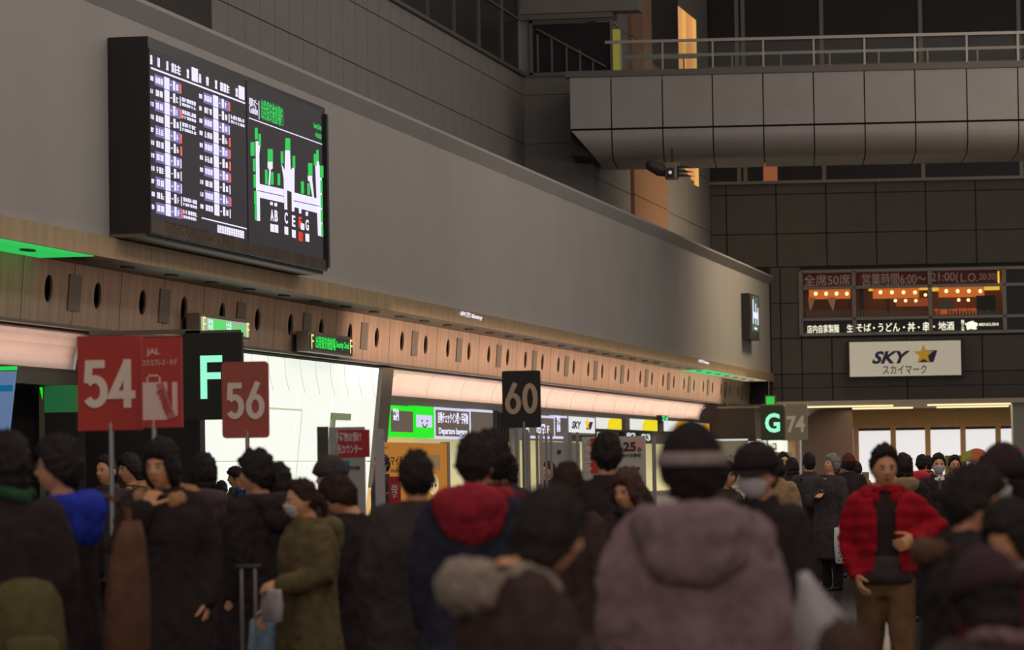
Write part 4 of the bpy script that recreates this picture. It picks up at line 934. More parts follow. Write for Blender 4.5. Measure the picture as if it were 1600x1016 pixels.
# colourful signs far right
t, B = board(1565, 1586, 698, None, 90, 'yellow and red banner beside the green-grey pillar', mat('banner_yellow', srgb(226, 200, 100), .5), [], name='shop_banner'); 
B.bx('red_text_band', B.uv(1567, 0)[0], B.uv(1585, 0)[0], B.uv(1575, 703)[1], B.uv(1575, 700)[1], 0, .01, mat('band_red', srgb(200, 70, 50), .5), t)
t = thing('shop_banner', 'round orange and green poster right of the glowing windows', 'sign', atY(1525, 720, 95)); B = Fr((0, 95, 0), (1, 0, 0)); c, d = B.uv(1526, 713)
mk('round_poster', B.poly(MB(), [(c+.27*math.cos(2*math.pi*k/20), d+.20*math.sin(2*math.pi*k/20)) for k in range(20)], -.02, 0), mat('poster_orange', srgb(222, 120, 80), .5, nz=.3, nscale=6), t)
mk('green_half', B.poly(MB(), [(c-.40, d-.12), (c-.15, d-.15), (c-.1, d+.17), (c-.35, d+.1)], .0, .02), mat('poster_lime', srgb(176, 180, 60), .5), t); B.bx('stand_pole', c-.02, c+.02, 0, d-.15, -.04, -.02, m_greyp, t)
t, B = board(1476, 1512, 712, None, 96, 'olive yellow notice board behind the masked man in a suit', mat('notice_olive', srgb(130, 130, 50), .5), [], name='notice_board')
t, B = board(1331, 1345, 736, None, 60, 'small black-framed notice stand beside the mustard jacket', m_black, [], name='notice_stand', cat='stand'); B.bx('notice', B.uv(1332.5, 0)[0], B.uv(1343.5, 0)[0], B.uv(1338, 770)[1], B.uv(1338, 738)[1], 0, .004, mat('notice_pale', srgb(130, 120, 70), .5), t)
# ================================================================== PEOPLE
def apply_mods(mb, name, voxel, dec=None, smooth=2, keep_smooth=.5):
    me = mb.mesh(name); o = bpy.data.objects.new('tmp', me); COL.objects.link(o)
    r = o.modifiers.new('r', 'REMESH'); r.mode = 'VOXEL'; r.voxel_size = voxel; r.use_smooth_shade = True
    if smooth: q = o.modifiers.new('s', 'SMOOTH'); q.iterations = smooth; q.factor = keep_smooth
    if dec: d = o.modifiers.new('d', 'DECIMATE'); d.ratio = dec
    dg = bpy.context.evaluated_depsgraph_get(); e = o.evaluated_get(dg); out = bpy.data.meshes.new_from_object(e)
    bpy.data.objects.remove(o); bpy.data.meshes.remove(me); out.name = name; out.shade_smooth(); return out
NECK = Vector((0, .015, 1.44))
def headM(yaw=0, tilt=0, fwd=0, roll=0):
    """head turn about the neck: yaw > 0 towards the person's left (+x), tilt > 0 looks up"""
    R = Matrix.Rotation(yaw, 4, 'Z') @ Matrix.Rotation(-tilt, 4, 'X') @ Matrix.Rotation(roll, 4, 'Y')
    return Matrix.Translation((0, -fwd, -fwd*.25)) @ Matrix.Translation(NECK) @ R @ Matrix.Translation(-NECK)
HC = Vector((0, -.012, 1.583))
def head_surf(dx, dy, dz, off=0.0, face=True):
    x, y, z = .074*dx, .094*dy, .116*dz
    if dz < 0:
        k = 1-.30*dz*dz; x *= k
        if dy > 0: y *= 1-.42*(-dz)
        else: y *= 1-.06*(-dz)
    if dy < 0 and face:
        g = lambda a, b, sa, sb: math.exp(-((dx-a)/sa)**2-((dz-b)/sb)**2)
        if -.34 < dz < .2: y -= .026*math.exp(-(dx/.16)**2)*max(0, min(1, (.2-dz)/.42))*max(0, min(1, (dz+.34)/.10))
        y -= .004*g(-.25, -.22, .12, .07)+.004*g(.25, -.22, .12, .07)
        y += .009*(g(-.42, .04, .2, .11)+g(.42, .04, .2, .11)); y -= .005*(g(-.36, .20, .28, .07)+g(.36, .20, .28, .07))
        y -= .007*g(0, -.50, .26, .10); y += .003*g(0, -.505, .3, .02); y -= .007*g(0, -.85, .3, .14)
    n = Vector((dx, dy, dz)); p = Vector((x, y, z)); 
    if off: p = p*(1+off/.09)
    return HC+p
def sphere_grid(nu, nv, fn):
    rings = []
    for i in range(nv+1):
        el = -math.pi/2+math.pi*(i+.02)/(nv+.04)
        rings.append([fn(math.cos(el)*math.cos(2*math.pi*k/nu), math.cos(el)*math.sin(2*math.pi*k/nu), math.sin(el)) for k in range(nu)])
    return rings
def hand(mb, wr, d, palm, side, curl=.5, sc=1.0, spread=.0):
    """wr wrist, d pointing direction, palm normal (palm side), side = towards the thumb"""
    wr, d = Vector(wr), Vector(d).normalized(); palm = Vector(palm); palm = (palm-d*palm.dot(d)).normalized(); s = Vector(side); s = (s-d*s.dot(d)-palm*s.dot(palm)).normalized()
    rings = []
    for t, w_, h in ((-.02, .026, .021), (.01, .031, .018), (.045, .040, .017), (.085, .042, .014), (.098, .038, .011)):
        c = wr+d*t*sc; rings.append([c+s*math.cos(2*math.pi*k/12)*w_*sc+palm*math.sin(2*math.pi*k/12)*h*sc for k in range(12)])
    mb.loft(rings)
    for k, (o, L) in enumerate(((.031, .070), (.0105, .080), (-.0105, .073), (-.031, .056))):
        p = wr+d*.085*sc+s*o*sc; dirv = (d+s*o*(1.5+spread*8)).normalized(); pts = [p]
        for q, f in enumerate((.45, .32, .25)):
            a = curl*(.75 if q == 0 else .95); dirv = (dirv*math.cos(a)+palm*math.sin(a)).normalized(); p = p+dirv*L*f*sc; pts.append(p)
            palm2 = palm
        mb.tube(pts, [.0092*sc, .0088*sc, .0080*sc, .0070*sc], n=7)
    p0 = wr+d*.022*sc+s*.026*sc; t1 = (d*.7+s*.75+palm*.25).normalized(); p1 = p0+t1*.040*sc; t2 = (t1*.7+d*.5+palm*.45*curl).normalized(); p2 = p1+t2*.032*sc; p3 = p2+(t2+palm*.4*curl).normalized()*.026*sc
    mb.tube([p0, p1, p2, p3], [.013*sc, .011*sc, .010*sc, .008*sc], n=7)
ARMS = {  # elbow, wrist for the person's left arm (+x); mirrored for the right
 'down': ((.222, .035, 1.12), (.225, -.03, .88)), 'fwd': ((.235, .0, 1.13), (.14, -.24, 1.08)), 'hold': ((.24, .02, 1.12), (.23, -.14, .92)),
 'chin': ((.20, -.17, 1.17), (.055, -.19, 1.37)), 'pocket': ((.215, .06, 1.13), (.175, -.08, .93)), 'hip': ((.33, .05, 1.22), (.17, -.14, 1.15)),
 'up': ((.27, -.10, 1.30), (.14, -.10, 1.56)), 'chest': ((.22, -.03, 1.13), (.05, -.20, 1.19)), 'swing': ((.26, .12, 1.14), (.27, .05, .91)), 'reach': ((.25, -.14, 1.17), (.20, -.36, 1.22)),
 'back': ((.22, .13, 1.14), (.10, .20, .96)), 'bag': ((.24, .02, 1.12), (.25, -.02, .87))}
def armpts(side, nm):
    e, w_ = ARMS[nm]; return (Vector((side*.172, .012, 1.365)), Vector((side*e[0], e[1], e[2])), Vector((side*w_[0], w_[1], w_[2])))
LEGS = {'stand': (((.092, .01, .50), (.098, .03, .085)), ((-.092, .01, .50), (-.098, .03, .085))),
        'walk': (((.085, -.13, .52), (.08, -.20, .12)), ((-.09, .02, .50), (-.09, .20, .13)))}
BC = {}
def body_mesh(arms, hm, legs, fine, curl):
    key = ('b', arms, tuple(round(v, 3) for r in hm for v in r), legs, fine, curl)
    if key in BC: return BC[key]
    mb = MB()
    mb.vloft([(.86, 0, .0, .145, .10), (.95, 0, .0, .155, .105), (1.05, 0, -.005, .135, .092), (1.18, 0, -.012, .150, .098), (1.30, 0, -.01, .168, .105), (1.38, 0, .0, .165, .085), (1.42, 0, .01, .09, .062), (1.45, 0, .013, .058, .056)], 20, 2.2)
    n1 = hm @ Vector((0, .005, 1.52))
    mb.tube([(0, .018, 1.40), (0, .014, 1.45), n1], [.060, .053, .052], n=14, round_ends=False)
    rings = sphere_grid(40, 34, lambda a, b, c: hm @ head_surf(a, b, c)); mb.loft(rings)
    for s in (-1, 1):
        e = MB().ell((0, 0, 0), .011, .018, .031, 10, 8); R = hm @ Matrix.Translation((s*.074, .008, 1.578)) @ Matrix.Rotation(s*.35, 4, 'Z') @ Matrix.Rotation(-.15, 4, 'X')
        mb.add([R @ Vector(v) for v in e.v], e.f)
    for s, nm in ((1, arms[0]), (-1, arms[1])):
        a, e, w_ = armpts(s, nm); mb.tube([a, a.lerp(e, .5), e, e.lerp(w_, .35), w_], [.052, .045, .037, .036, .025], n=12)
        d = (w_-e).normalized()
        if nm == 'chin': hand(mb, w_, (-s*.35, .35, .8), (-s*.3, .9, -.3), (-s*1, 0, .2), 1.0)
        elif nm == 'up': hand(mb, w_, (-s*.9, .2, .3), (0, .5, -1), (0, -1, 0), .6)
        elif nm in ('fwd', 'reach', 'chest'): hand(mb, w_, d+Vector((-s*.5, 0, .1)), (-s*.4, .3, -.6), (0, -.3, 1), curl)
        elif nm == 'hip': hand(mb, w_, (-s*.5, -.3, -.2), (-s*.2, .8, 0), (0, 0, 1), 1.1)
        else: hand(mb, w_, d, (-s, 0, 0), (0, -1, .1), curl)
    for s, (k, a) in zip((1, -1), LEGS[legs]):
        mb.tube([(s*.085, 0, .92), Vector((s*.088, 0, .92)).lerp(Vector(k), .5), k, Vector(k).lerp(Vector(a), .3), a], [.080, .070, .050, .050, .034], n=12)
        mb.tube([Vector(a)+Vector((0, .03, -.045)), Vector(a)+Vector((0, -.13, -.06))], [.035, .028], n=8)
    me = apply_mods(mb, 'person_body', .0068 if fine else .011, .36 if fine else .5, 1, .35); BC[key] = me; return me
def wrinkle(me, amp, sc=9, seed=0, ribs=0, squash=.45):
    co_ = [v.co.copy() for v in me.vertices]; nn = [v.normal.copy() for v in me.vertices]
    for v, c, n in zip(me.vertices, co_, nn):
        q = noise.noise(Vector((c.x*sc+seed, c.y*sc, c.z*sc*squash))); q2 = noise.noise(Vector((c.x*sc*2.3, c.y*sc*2.3+seed, c.z*sc*1.6+q*2)))
        d = amp*(q+.5*(1-2*abs(q2)))
        if ribs: d += ribs*(abs(math.sin(c.z*math.pi/.075))-.6)
        v.co = c+n*d
    me.update()
def coat_mesh(arms, style, bulk, legs, seed):
    key = ('c', arms, style, bulk, legs, seed)
    if key in BC: return BC[key]
    b = bulk; hem = {'long': .40, 'mid': .66, 'short': .84, 'crop': .95}[style]
    mb = MB()
    data = [(hem, 0, .01, .225*b if style not in ('short', 'crop') else .195*b, .165*b)]
    for z, rx, ry in ((.70, .205, .155), (.86, .195, .148), (1.0, .180, .135), (1.12, .182, .132), (1.25, .195, .138), (1.34, .190, .122), (1.395, .150, .098), (1.43, .098, .082), (1.465, .084, .080)):
        if z > hem+.04: data.append((z, 0, .0, rx*b if z < 1.4 else rx*(1+(b-1)*.5), ry*b if z < 1.4 else ry*(1+(b-1)*.5)))
    mb.vloft(data, 24, 2.3)
    for s, nm in ((1, arms[0]), (-1, arms[1])):
        a, e, w_ = armpts(s, nm); wv = e.lerp(w_, .97)
        mb.tube([a-Vector((s*.03, 0, 0)), a.lerp(e, .45), e, e.lerp(wv, .5), wv], [.082*b, .070*b, .062*b, .056*b, .046*b], n=14)
    me = apply_mods(mb, 'coat', .016, None, 3, .5)
    wrinkle(me, .013+.03*(bulk-1), 8, seed, ribs=.009 if style == 'crop' else 0)
    BC[key] = me; return me
def trouser_mesh(legs):
    key = ('t', legs)
    if key in BC: return BC[key]
    mb = MB(); mb.vloft([(.80, 0, .0, .150, .112), (.88, 0, .0, .168, .118), (.98, 0, .0, .158, .108), (1.03, 0, 0, .148, .100)], 20, 2.2)
    for s, (k, a) in zip((1, -1), LEGS[legs]):
        k, a = Vector(k), Vector(a); h = Vector((s*.085, 0, .88)); mb.tube([h, h.lerp(k, .5), k, k.lerp(a, .5), a-Vector((0, 0, .02))], [.100, .090, .074, .070, .066], n=14)
    me = apply_mods(mb, 'trousers', .016, None, 2, .5); wrinkle(me, .008, 10, 3); BC[key] = me; return me
def shoe_mesh():
    if 's' in BC: return BC['s']
    mb = MB(); rings = []
    for y, w_, h in ((.075, .022, .035), (.055, .034, .075), (.01, .040, .095), (-.04, .042, .075), (-.10, .047, .055), (-.155, .044, .045), (-.19, .026, .030)):
        rings.append([(w_*math.cos(2*math.pi*k/12), y, max(.0, h/2+h/2*math.sin(2*math.pi*k/12)*1.05)) for k in range(12)])
    mb.loft(rings); BC['s'] = mb.mesh('shoe'); BC['s'].shade_smooth(); return BC['s']
def hair_mesh(style, hm, seed):
    key = ('h', style, tuple(round(v, 3) for r in hm for v in r), seed)
    if key in BC: return BC[key]
    rng = random.Random(seed)
    # hairline height by azimuth (0 front .. 1 back)
    prof = {'short': [(0, .66), (.25, .50), (.42, .02), (.52, -.20), (.62, -.15), (.75, -.55), (1, -.66)],
            'fringe': [(0, .40), (.25, .28), (.40, -.20), (.52, -.35), (.70, -.60), (1, -.72)],
            'bob': [(0, .42), (.22, .30), (.32, -.45), (.5, -.9), (.75, -.98), (1, -.99)],
            'long': [(0, .45), (.2, .35), (.28, -.35), (.5, -.97), (.75, -.99), (1, -.99)],
            'tied': [(0, .68), (.25, .55), (.42, .05), (.55, -.30), (.75, -.55), (1, -.68)]}[style]
    def line(a):
        for (a0, v0), (a1, v1) in zip(prof[:-1], prof[1:]):
            if a0 <= a <= a1: return v0+(v1-v0)*(a-a0)/(a1-a0)
        return prof[-1][1]
    thick = {'short': .020, 'fringe': .028, 'bob': .026, 'long': .026, 'tied': .013}[style]
    def fn(dx, dy, dz):
        a = math.atan2(abs(dx), -dy)/math.pi; h = line(a); n1 = noise.noise(Vector((dx*4+seed, dy*4, dz*3))); n2 = noise.noise(Vector((dx*13, dy*13+seed, dz*5)))
        t = max(0, min(1, (dz-h+.06*n2)/.10)); off = -.016+(thick+.016)*t*(1+.25*n1+.25*n2)
        if dz > .5: off += .006*t
        n3 = noise.noise(Vector((dx*22+seed, dy*22, dz*9))); off += (.012 if style in ('short', 'fringe') else .006)*n3*t+.010*t*noise.noise(Vector((dx*7, dy*7+seed*3, dz*7)))
        p = head_surf(dx, dy, dz, off, face=False)
        if style in ('bob', 'long') and dz < -.35 and a > .3:
            p.z -= (-.35-dz)*(.06 if style == 'bob' else .16)*t; p.x *= 1.12; p.y = p.y*1.0+.02*t
        return hm @ p
    mb = MB(); mb.loft(sphere_grid(56, 38, fn))
    if style == 'tied':
        c = hm @ (HC+Vector((0, .105, .01))); mb.tube([c, hm @ (HC+Vector((0, .135, -.05))), hm @ (HC+Vector((0, .12, -.13)))], [.028, .026, .012], n=10)
    if style == 'long':
        for s in (-1, 1): mb.tube([hm @ (HC+Vector((s*.078, .0, -.02))), hm @ (HC+Vector((s*.088, -.015, -.12))), Vector((s*.09, -.06, 1.36))], [.022, .028, .016], n=10)
    me = mb.mesh('hair'); me.shade_smooth(); BC[key] = me; return me
def patch(fn, a0, a1, z0, z1, off, nu=16, nv=8, th=.004, pinch=None):
    """curved patch lying on the head: azimuth a (0 front), dz range"""
    vs = []
    for o_ in (off, off-th):
        for j in range(nv+1):
            for i in range(nu+1):
                t = i/nu; a = a0+(a1-a0)*t; q = z0+(z1-z0)*j/nv
                if pinch: q = (z0+z1)/2+(q-(z0+z1)/2)*(1-pinch*abs(2*t-1)**2.5)
                c = math.sqrt(max(0, 1-q*q)); vs.append(fn(math.sin(a)*c, -math.cos(a)*c, q, o_))
    fs = []; N = (nu+1)*(nv+1)
    for j in range(nv):
        for i in range(nu):
            p = j*(nu+1)+i; fs.append((p, p+1, p+nu+2, p+nu+1)); fs.append((N+p+nu+1, N+p+nu+2, N+p+1, N+p))
    for i in range(nu): fs.append((i+1, i, N+i, N+i+1)); q = nv*(nu+1)+i; fs.append((q, q+1, N+q+1, N+q))
    for j in range(nv):
        q = j*(nu+1); fs.append((q, q+nu+1, N+q+nu+1, N+q)); q += nu; fs.append((q+nu+1, q, N+q, N+q+nu+1))
    return MB().add(vs, fs)
m_skin = mat('skin', srgb(226, 164, 122), .5, nz=.06, nscale=20); m_hair = mat('hair_black', (.024, .018, .017), .75, nz=.3, nscale=30, spec=.25)
m_hairb = mat('hair_brown', (.035, .018, .012), .75, nz=.3, nscale=30, spec=.25); m_hairg = mat('hair_grey', (.22, .20, .18), .7, nz=.4, nscale=40)
m_lens = mat('eye_white', (.7, .68, .64), .3); m_iris = mat('iris_dark', (.015, .010, .008), .3); m_lip = mat('lip', (.30, .12, .09), .5)
m_mask = mat('mask_white', (.78, .75, .76), .8, bump=.3, nscale=30); m_shoe = mat('shoe_black', (.012, .011, .011), .35)
m_trou = cloth('trousers_dark', (44, 38, 38)); m_wire = mat('glasses_frame', (.02, .02, .02), .3)
DARKS = {'black': (52, 44, 45), 'navy': (50, 50, 64), 'charcoal': (68, 61, 60), 'brownblack': (70, 56, 52), 'olive': (104, 92, 62), 'mauve': (136, 113, 116), 'beige': (150, 124, 92), 'greygreen': (74, 76, 66), 'red': (164, 24, 38), 'mustard': (150, 110, 54), 'khaki': (108, 82, 56), 'bluegrey': (60, 66, 78), 'maroon': (86, 34, 40)}
CM = lambda n: cloth('cloth_'+n, DARKS[n])
def person(px, top, Y, yaw, label, coat='black', style='mid', bulk=1.08, arms=('down', 'down'), hair='short', hcol=None, head=(0, 0, 0), fine=False, face=False,
           mask=False, glasses=False, hat=None, hood=None, trou=None, legs='stand', seed=1, group=None, curl=.5, floor_z=0, X=None, hairoff=.024, scarf=None, lean=0, collar=True, open_front=None):
    """px, top = where the crown is seen; Y its distance; yaw 0 faces the camera side (-Y), +pi faces away"""
    P = atY(px, top, Y); H = P.z-floor_z; sc = H/(1.70+hairoff)
    t = thing('person', label, 'person', (P.x, Y, floor_z), yaw, group, sc)
    if lean: t.rotation_euler = (lean, 0, yaw); t.location = (P.x-math.sin(yaw)*lean*H*.0, Y, floor_z)
    hm = headM(*head)
    K = dict(world=False)
    b = link('body', body_mesh(tuple(arms), hm, legs, fine, curl), m_skin, t, world=False)
    cmesh = coat_mesh(tuple(arms), style, bulk, legs, seed)
    if open_front:
        me = cmesh.copy(); bm = bmesh.new(); bm.from_mesh(me)
        dl = [f for f in bm.faces if f.calc_center_median().y < -.02 and abs(f.calc_center_median().x+.0) < open_front+.02*math.sin(f.calc_center_median().z*9) and f.calc_center_median().z < 1.44]
        bmesh.ops.delete(bm, geom=dl, context='FACES'); bm.to_mesh(me); bm.free(); cmesh = me
        mb = MB(); mb.vloft([(.90, 0, 0, .170, .128), (1.0, 0, 0, .165, .122), (1.12, 0, 0, .160, .116), (1.25, 0, 0, .172, .120), (1.34, 0, 0, .165, .106), (1.40, 0, .0, .11, .085), (1.455, 0, .01, .068, .068)], 24)
        me2 = mb.mesh('sweater'); me2.shade_smooth(); wrinkle(me2, .006, 9, 3); tag(link('sweater', me2, CM('black'), t, world=False), 'dark sweater')
        mb = MB(); mb.vloft([(.88, 0, -.004, .172, .130), (.93, 0, -.004, .176, .134), (.97, 0, -.004, .171, .129), (1.01, 0, -.004, .174, .131), (1.05, 0, -.003, .166, .123)], 24); mk('shirt_hem', mb, CM('charcoal'), t, True, world=False)
    link('coat', cmesh, CM(coat), t, world=False)
    link('trousers', trouser_mesh(legs), CM(trou) if trou else m_trou, t, world=False)
    for s, (k, a) in zip((1, -1), LEGS[legs]):
        o = link('shoe', shoe_mesh(), m_shoe, t, world=False); o.location = (a[0], a[1], max(0, a[2]-.085))
    link('hair', hair_mesh(hair, hm, seed), hcol or m_hair, t, world=False)
    hs = lambda a, b_, c, o_: hm @ head_surf(a, b_, c, o_, True)
    if face:
        for s in (-1, 1):
            e = hm @ (HC+Vector((s*.030, -.0745, .006)))
            eo = mk('eye', MB().ell((0, 0, 0), .0125, .0115, .0095, 10, 8), m_lens, t, True, world=False); eo.location = e
            io = mk('iris', MB().ell((0, 0, 0), .0065, .0035, .0065, 10, 6), m_iris, eo, True, world=False); io.location = (hm.to_3x3() @ Vector((0, -.0105, 0)))
            mk('eyebrow', patch(hs, s*.22, s*.62, .185, .235, .0035, 6, 2, .003), hcol or m_hair, t, True, world=False)
        if not mask:
            mk('lips', patch(hs, -.26, .26, -.56, -.45, .002, 8, 3, .003, .8), m_lip, t, True, world=False)
    if mask:
        fm = lambda a, b_, c, o_: hm @ (head_surf(a, b_, c, 0, False)+Vector((a*o_, b_*o_*1.2, 0)))
        mo = mk('face_mask', patch(fm, -.98, .98, -.86, -.02, .022, 16, 10, .004, .55), m_mask, t, True, world=False)
        for s in (-1, 1):
            mb = MB(); mb.tube([fm(math.sin(s*.95)*.9, -math.cos(.95)*.9, -.3, .016), hm @ (HC+Vector((s*.083, .005, .0)))], .0015, n=4, round_ends=False); mk('ear_loop', mb, m_mask, mo, world=False)
    if glasses:
        g = MB()
        for s in (-1, 1):
            c = HC+Vector((s*.031, -.100, .004)); g.tube([hm @ (c+Vector((.023*math.cos(q), 0, .016*math.sin(q)))) for q in [2*math.pi*k/12 for k in range(13)]], .0022, n=5, round_ends=False)
            g.tube([hm @ (c+Vector((s*.023, 0, .004))), hm @ (HC+Vector((s*.080, .0, .008)))], .002, n=5)
        g.tube([hm @ (HC+Vector((-.009, -.100, .008))), hm @ (HC+Vector((.009, -.100, .008)))], .002, n=5); tag(mk('glasses', g, m_wire, t, world=False), None)
    if hat:
        kind, hmx, lab = hat
        z0 = .18 if kind != 'beanie' else .10
        def hf(dx, dy, dz):
            k = max(0, min(1, (dz-z0)/.05)); off = -.02+(.056+(.022 if kind == 'knit' else .008))*k
            if kind == 'cap' and dz > .8: off -= .010
            return hm @ head_surf(dx, dy, dz, off, False)
        ho = mk('hat', MB().loft(sphere_grid(36, 26, hf)), hmx, t, True, world=False); ho['label'] = lab
        if kind == 'cap':
            vs = []
            for o_ in (0, .006):
                for r_ in (.0, .5, 1.0):
                    for i in range(13):
                        a = -1.05+2.1*i/12; rr = .105+r_*.062*math.cos(a*1.2); vs.append(hm @ (HC+Vector((math.sin(a)*rr*.86, -math.cos(a)*rr*1.06, .030-.018*r_*r_+o_))))
            fs = []
            for L in (0, 39):
                for j in range(2):
                    for i in range(12): p = L+j*13+i; fs.append((p, p+1, p+14, p+13))
            for i in range(12): fs.append((26+i, 27+i, 66+i, 65+i))
            mk('brim', MB().add(vs, fs), hmx, ho, True, world=False)
        if kind in ('band', 'knit'):
            bf = lambda a, b_, c, o_: hm @ head_surf(a, b_, c, o_, False)
            mk('hat_band', patch(bf, -math.pi, math.pi, .16, .38 if kind == 'band' else .30, .050, 36, 3, .008), mat('band_light', srgb(150, 134, 130), .8) if kind == 'band' else hmx, ho, True, world=False)
    if hood:
        kind, hmx = hood; mb = MB(); n = 13; pts = []; rad = []
        for i in range(n):
            a = math.radians(-60+300*i/(n-1)); c, s_ = math.cos(a), math.sin(a); R = .105*bulk
            back = max(0, s_); pts.append((R*c*1.05, .02+R*s_*.95+.03*back, 1.425-.02*back-.035*(s_ < -.3)*(-s_))); rad.append((.036+.034*back)*(1.12 if kind == 'fur' else 1.25 if kind == 'big' else .62 if kind == 'slim' else 1))
        mb.tube(pts, rad, n=12, flat=1.15)
        if kind in ('big', 'hood'): mb.ell((0, .125*bulk, 1.34), .115*bulk, .062*bulk, .11, 16, 10)
        me = apply_mods(mb, 'hood', .013, None, 2); wrinkle(me, .012 if kind == 'fur' else .015, 30 if kind == 'fur' else 11, seed)
        tag(link('fur_collar' if kind == 'fur' else 'hood', me, hmx, t, world=False), 'fur trim' if kind == 'fur' else None)
    elif collar:
        mb = MB(); rr = []
        for z, q in ((1.41, .100), (1.445, .088), (1.485, .082), (1.487, .074), (1.44, .076)):
            rr.append([(q*math.cos(2*math.pi*k/20)*1.0, .012+q*math.sin(2*math.pi*k/20)*.95, z-(.03 if math.sin(2*math.pi*k/20) < -.5 else 0)) for k in range(20)])
        mb.loft(rr, cap=False); mk('collar', mb, CM(coat), t, True, world=False)
    if scarf:
        mb = MB(); pts = [(.085*math.cos(q), .012+.085*math.sin(q), 1.46+.012*math.sin(q*2)) for q in [2*math.pi*k/16 for k in range(17)]]; mb.tube(pts, .030, n=10); mk('scarf', mb, scarf, t, True, world=False)
    return t
def local(t, p):
    return t.matrix_basis @ Vector(p)
def backpack(t, m, label, wide=1.0, z=1.18, y=.33):
    o = thing('backpack', label, 'backpack', local(t, (0, y, z-.2)), t.rotation_euler.z, None, t.scale[0])
    mb = MB(); mb.vloft([(-.02, 0, 0, .12*wide, .05), (.02, 0, 0, .15*wide, .085), (.20, 0, .01, .155*wide, .10), (.36, 0, 0, .14*wide, .085), (.43, 0, -.01, .10*wide, .05), (.45, 0, -.02, .04, .02)], 24, 3)
    mk('pack_body', mb, m, o, True, world=False)
    mb = MB(); mb.vloft([(.03, 0, .10, .10*wide, .03), (.06, 0, .11, .115*wide, .04), (.19, 0, .11, .11*wide, .035), (.21, 0, .10, .08*wide, .02)], 20, 3); mk('front_pocket', mb, m, o, True, world=False)
    for s in (-1, 1):
        mb = MB(); mb.tube([(s*.10, -.07, .40), (s*.115, -.20, .42), (s*.125, -.37, .30), (s*.13, -.40, .12), (s*.15, -.25, .02), (s*.12, -.06, .05)], .017, n=6, flat=.5); mk('strap', mb, m, o, True, world=False)
    return o
def bag(t, p, label, m, w_=.30, h=.32, d=.10, rot=0, handles=True, name='carrier_bag', dots=False, cat='bag'):
    o = thing(name, label, cat, local(t, p), t.rotation_euler.z+rot, None, 1)
    mb = MB(); n = 20; rings = []
    for z, q, dd in ((-h, .86, .8), (-h*.97, .95, 1), (-h*.5, 1.03, 1.05), (-.02, 1.0, .8), (0, 1.0, .5)):
        rings.append([(w_/2*q*math.copysign(abs(math.cos(a))**.5, math.cos(a)), d/2*dd*math.copysign(abs(math.sin(a))**.6, math.sin(a))+.006*math.sin(a*5+z*20), z) for a in [2*math.pi*k/n for k in range(n)]])
    mb.loft(rings); mk('bag_body', mb, m, o, True, world=False)
    if handles:
        for s in (-1, 1): mb = MB(); mb.tube([(-w_*.2, s*d*.2, -.01), (-w_*.1, s*d*.1, .09), (w_*.1, s*d*.1, .09), (w_*.2, s*d*.2, -.01)], .006, n=6); mk('handle', mb, m, o, True, world=False)
    if dots:
        md = mat('dot_dark', (.10, .09, .12), .6); mb = MB()
        for r in range(6):
            for c in range(6):
                mb.ell((-.12+.046*c+(.02 if r % 2 else 0), -d*.52, -h+.05+.045*r), .012, .006, .012, 8, 4); mb.ell((w_*.0-.12+.046*c, d*.52, -h+.05+.045*r), .012, .006, .012, 8, 4)
        q = mk('dot_pattern', mb, md, o, world=False); q['kind'] = 'stuff'
    return o
PI = math.pi
fur_tan = mat('fur_tan', srgb(176, 130, 84), .95, nz=.4, nscale=60, bump=1); fur_pale = mat('fur_pale', srgb(150, 134, 120), .95, nz=.4, nscale=60, bump=1)
# heading helper: yaw such that the figure faces away from the camera = PI + view angle
def away(px, extra=0): return PI+math.atan2(-(atY(px, 700, 10).x), 10)*1.0+extra
def toward(px, extra=0): return away(px, extra)-PI
# near row, left
p1 = person(14, 678, 16, away(14, .2), 'person in black at the left edge with green collar and thick dark hair', 'black', 'mid', 1.12, ('down', 'down'), 'bob', head=(.3, 0, 0), seed=2, scarf=cloth('green_collar', (50, 84, 60)))
backpack(p1, cloth('bag_olive', (92, 84, 54)), 'olive bag on the back of the person at the left edge', 1.05, z=.86)
p2 = person(93, 686, 17, away(93, 1.0), 'man in glasses seen from behind left with bright blue hood', 'black', 'mid', 1.10, ('down', 'hold'), 'fringe', head=(.45, .05, 0), fine=True, face=True, glasses=True, seed=3, hood=('hood', cloth('blue_hood', (46, 62, 176))))
bg = thing('shoulder_bag', 'long brown shoulder bag hanging behind the man with blue hood', 'bag', local(p2, (.0, .37, 1.12)), p2.rotation_euler.z, None, 1.15)
mb = MB(); mb.vloft([(-.42, .03, 0, .10, .05), (-.36, .03, 0, .125, .07), (-.1, .02, 0, .12, .07), (.12, .0, 0, .085, .05), (.2, -.02, 0, .05, .03)], 20, 2.6); me = mb.mesh('bag_body'); me.shade_smooth(); link('bag_body', me, cloth('bag_brown', (104, 72, 55)), bg, world=False)
mb = MB(); mb.tube([(.0, 0, .12), (-.04, -.04, .24), (-.08, -.14, .30), (-.11, -.26, .30)], .022, n=8, flat=.5); mk('strap', mb, cloth('bag_brown', (104, 72, 55)), bg, True, world=False)
person(168, 711, 31, toward(168, -.3), 'balding man with warm lit face behind the blue hooded man', 'charcoal', 'mid', 1.05, hair='tied', head=(-.4, 0, 0), face=True, seed=4, fine=True)
person(203, 711, 33, toward(203, -1.0), 'dark haired person between the balding man and the long haired man', 'brownblack', 'mid', 1.1, hair='fringe', face=True, seed=5, hood=('fur', fur_tan))
p5 = person(256, 687, 19.5, toward(256, -.25), 'long haired man in long dark coat resting his chin on his hand', 'black', 'long', 1.20, ('down', 'chin'), 'bob', head=(-.25, -.08, 0), fine=True, face=True, seed=6, hood=('fur', fur_tan))
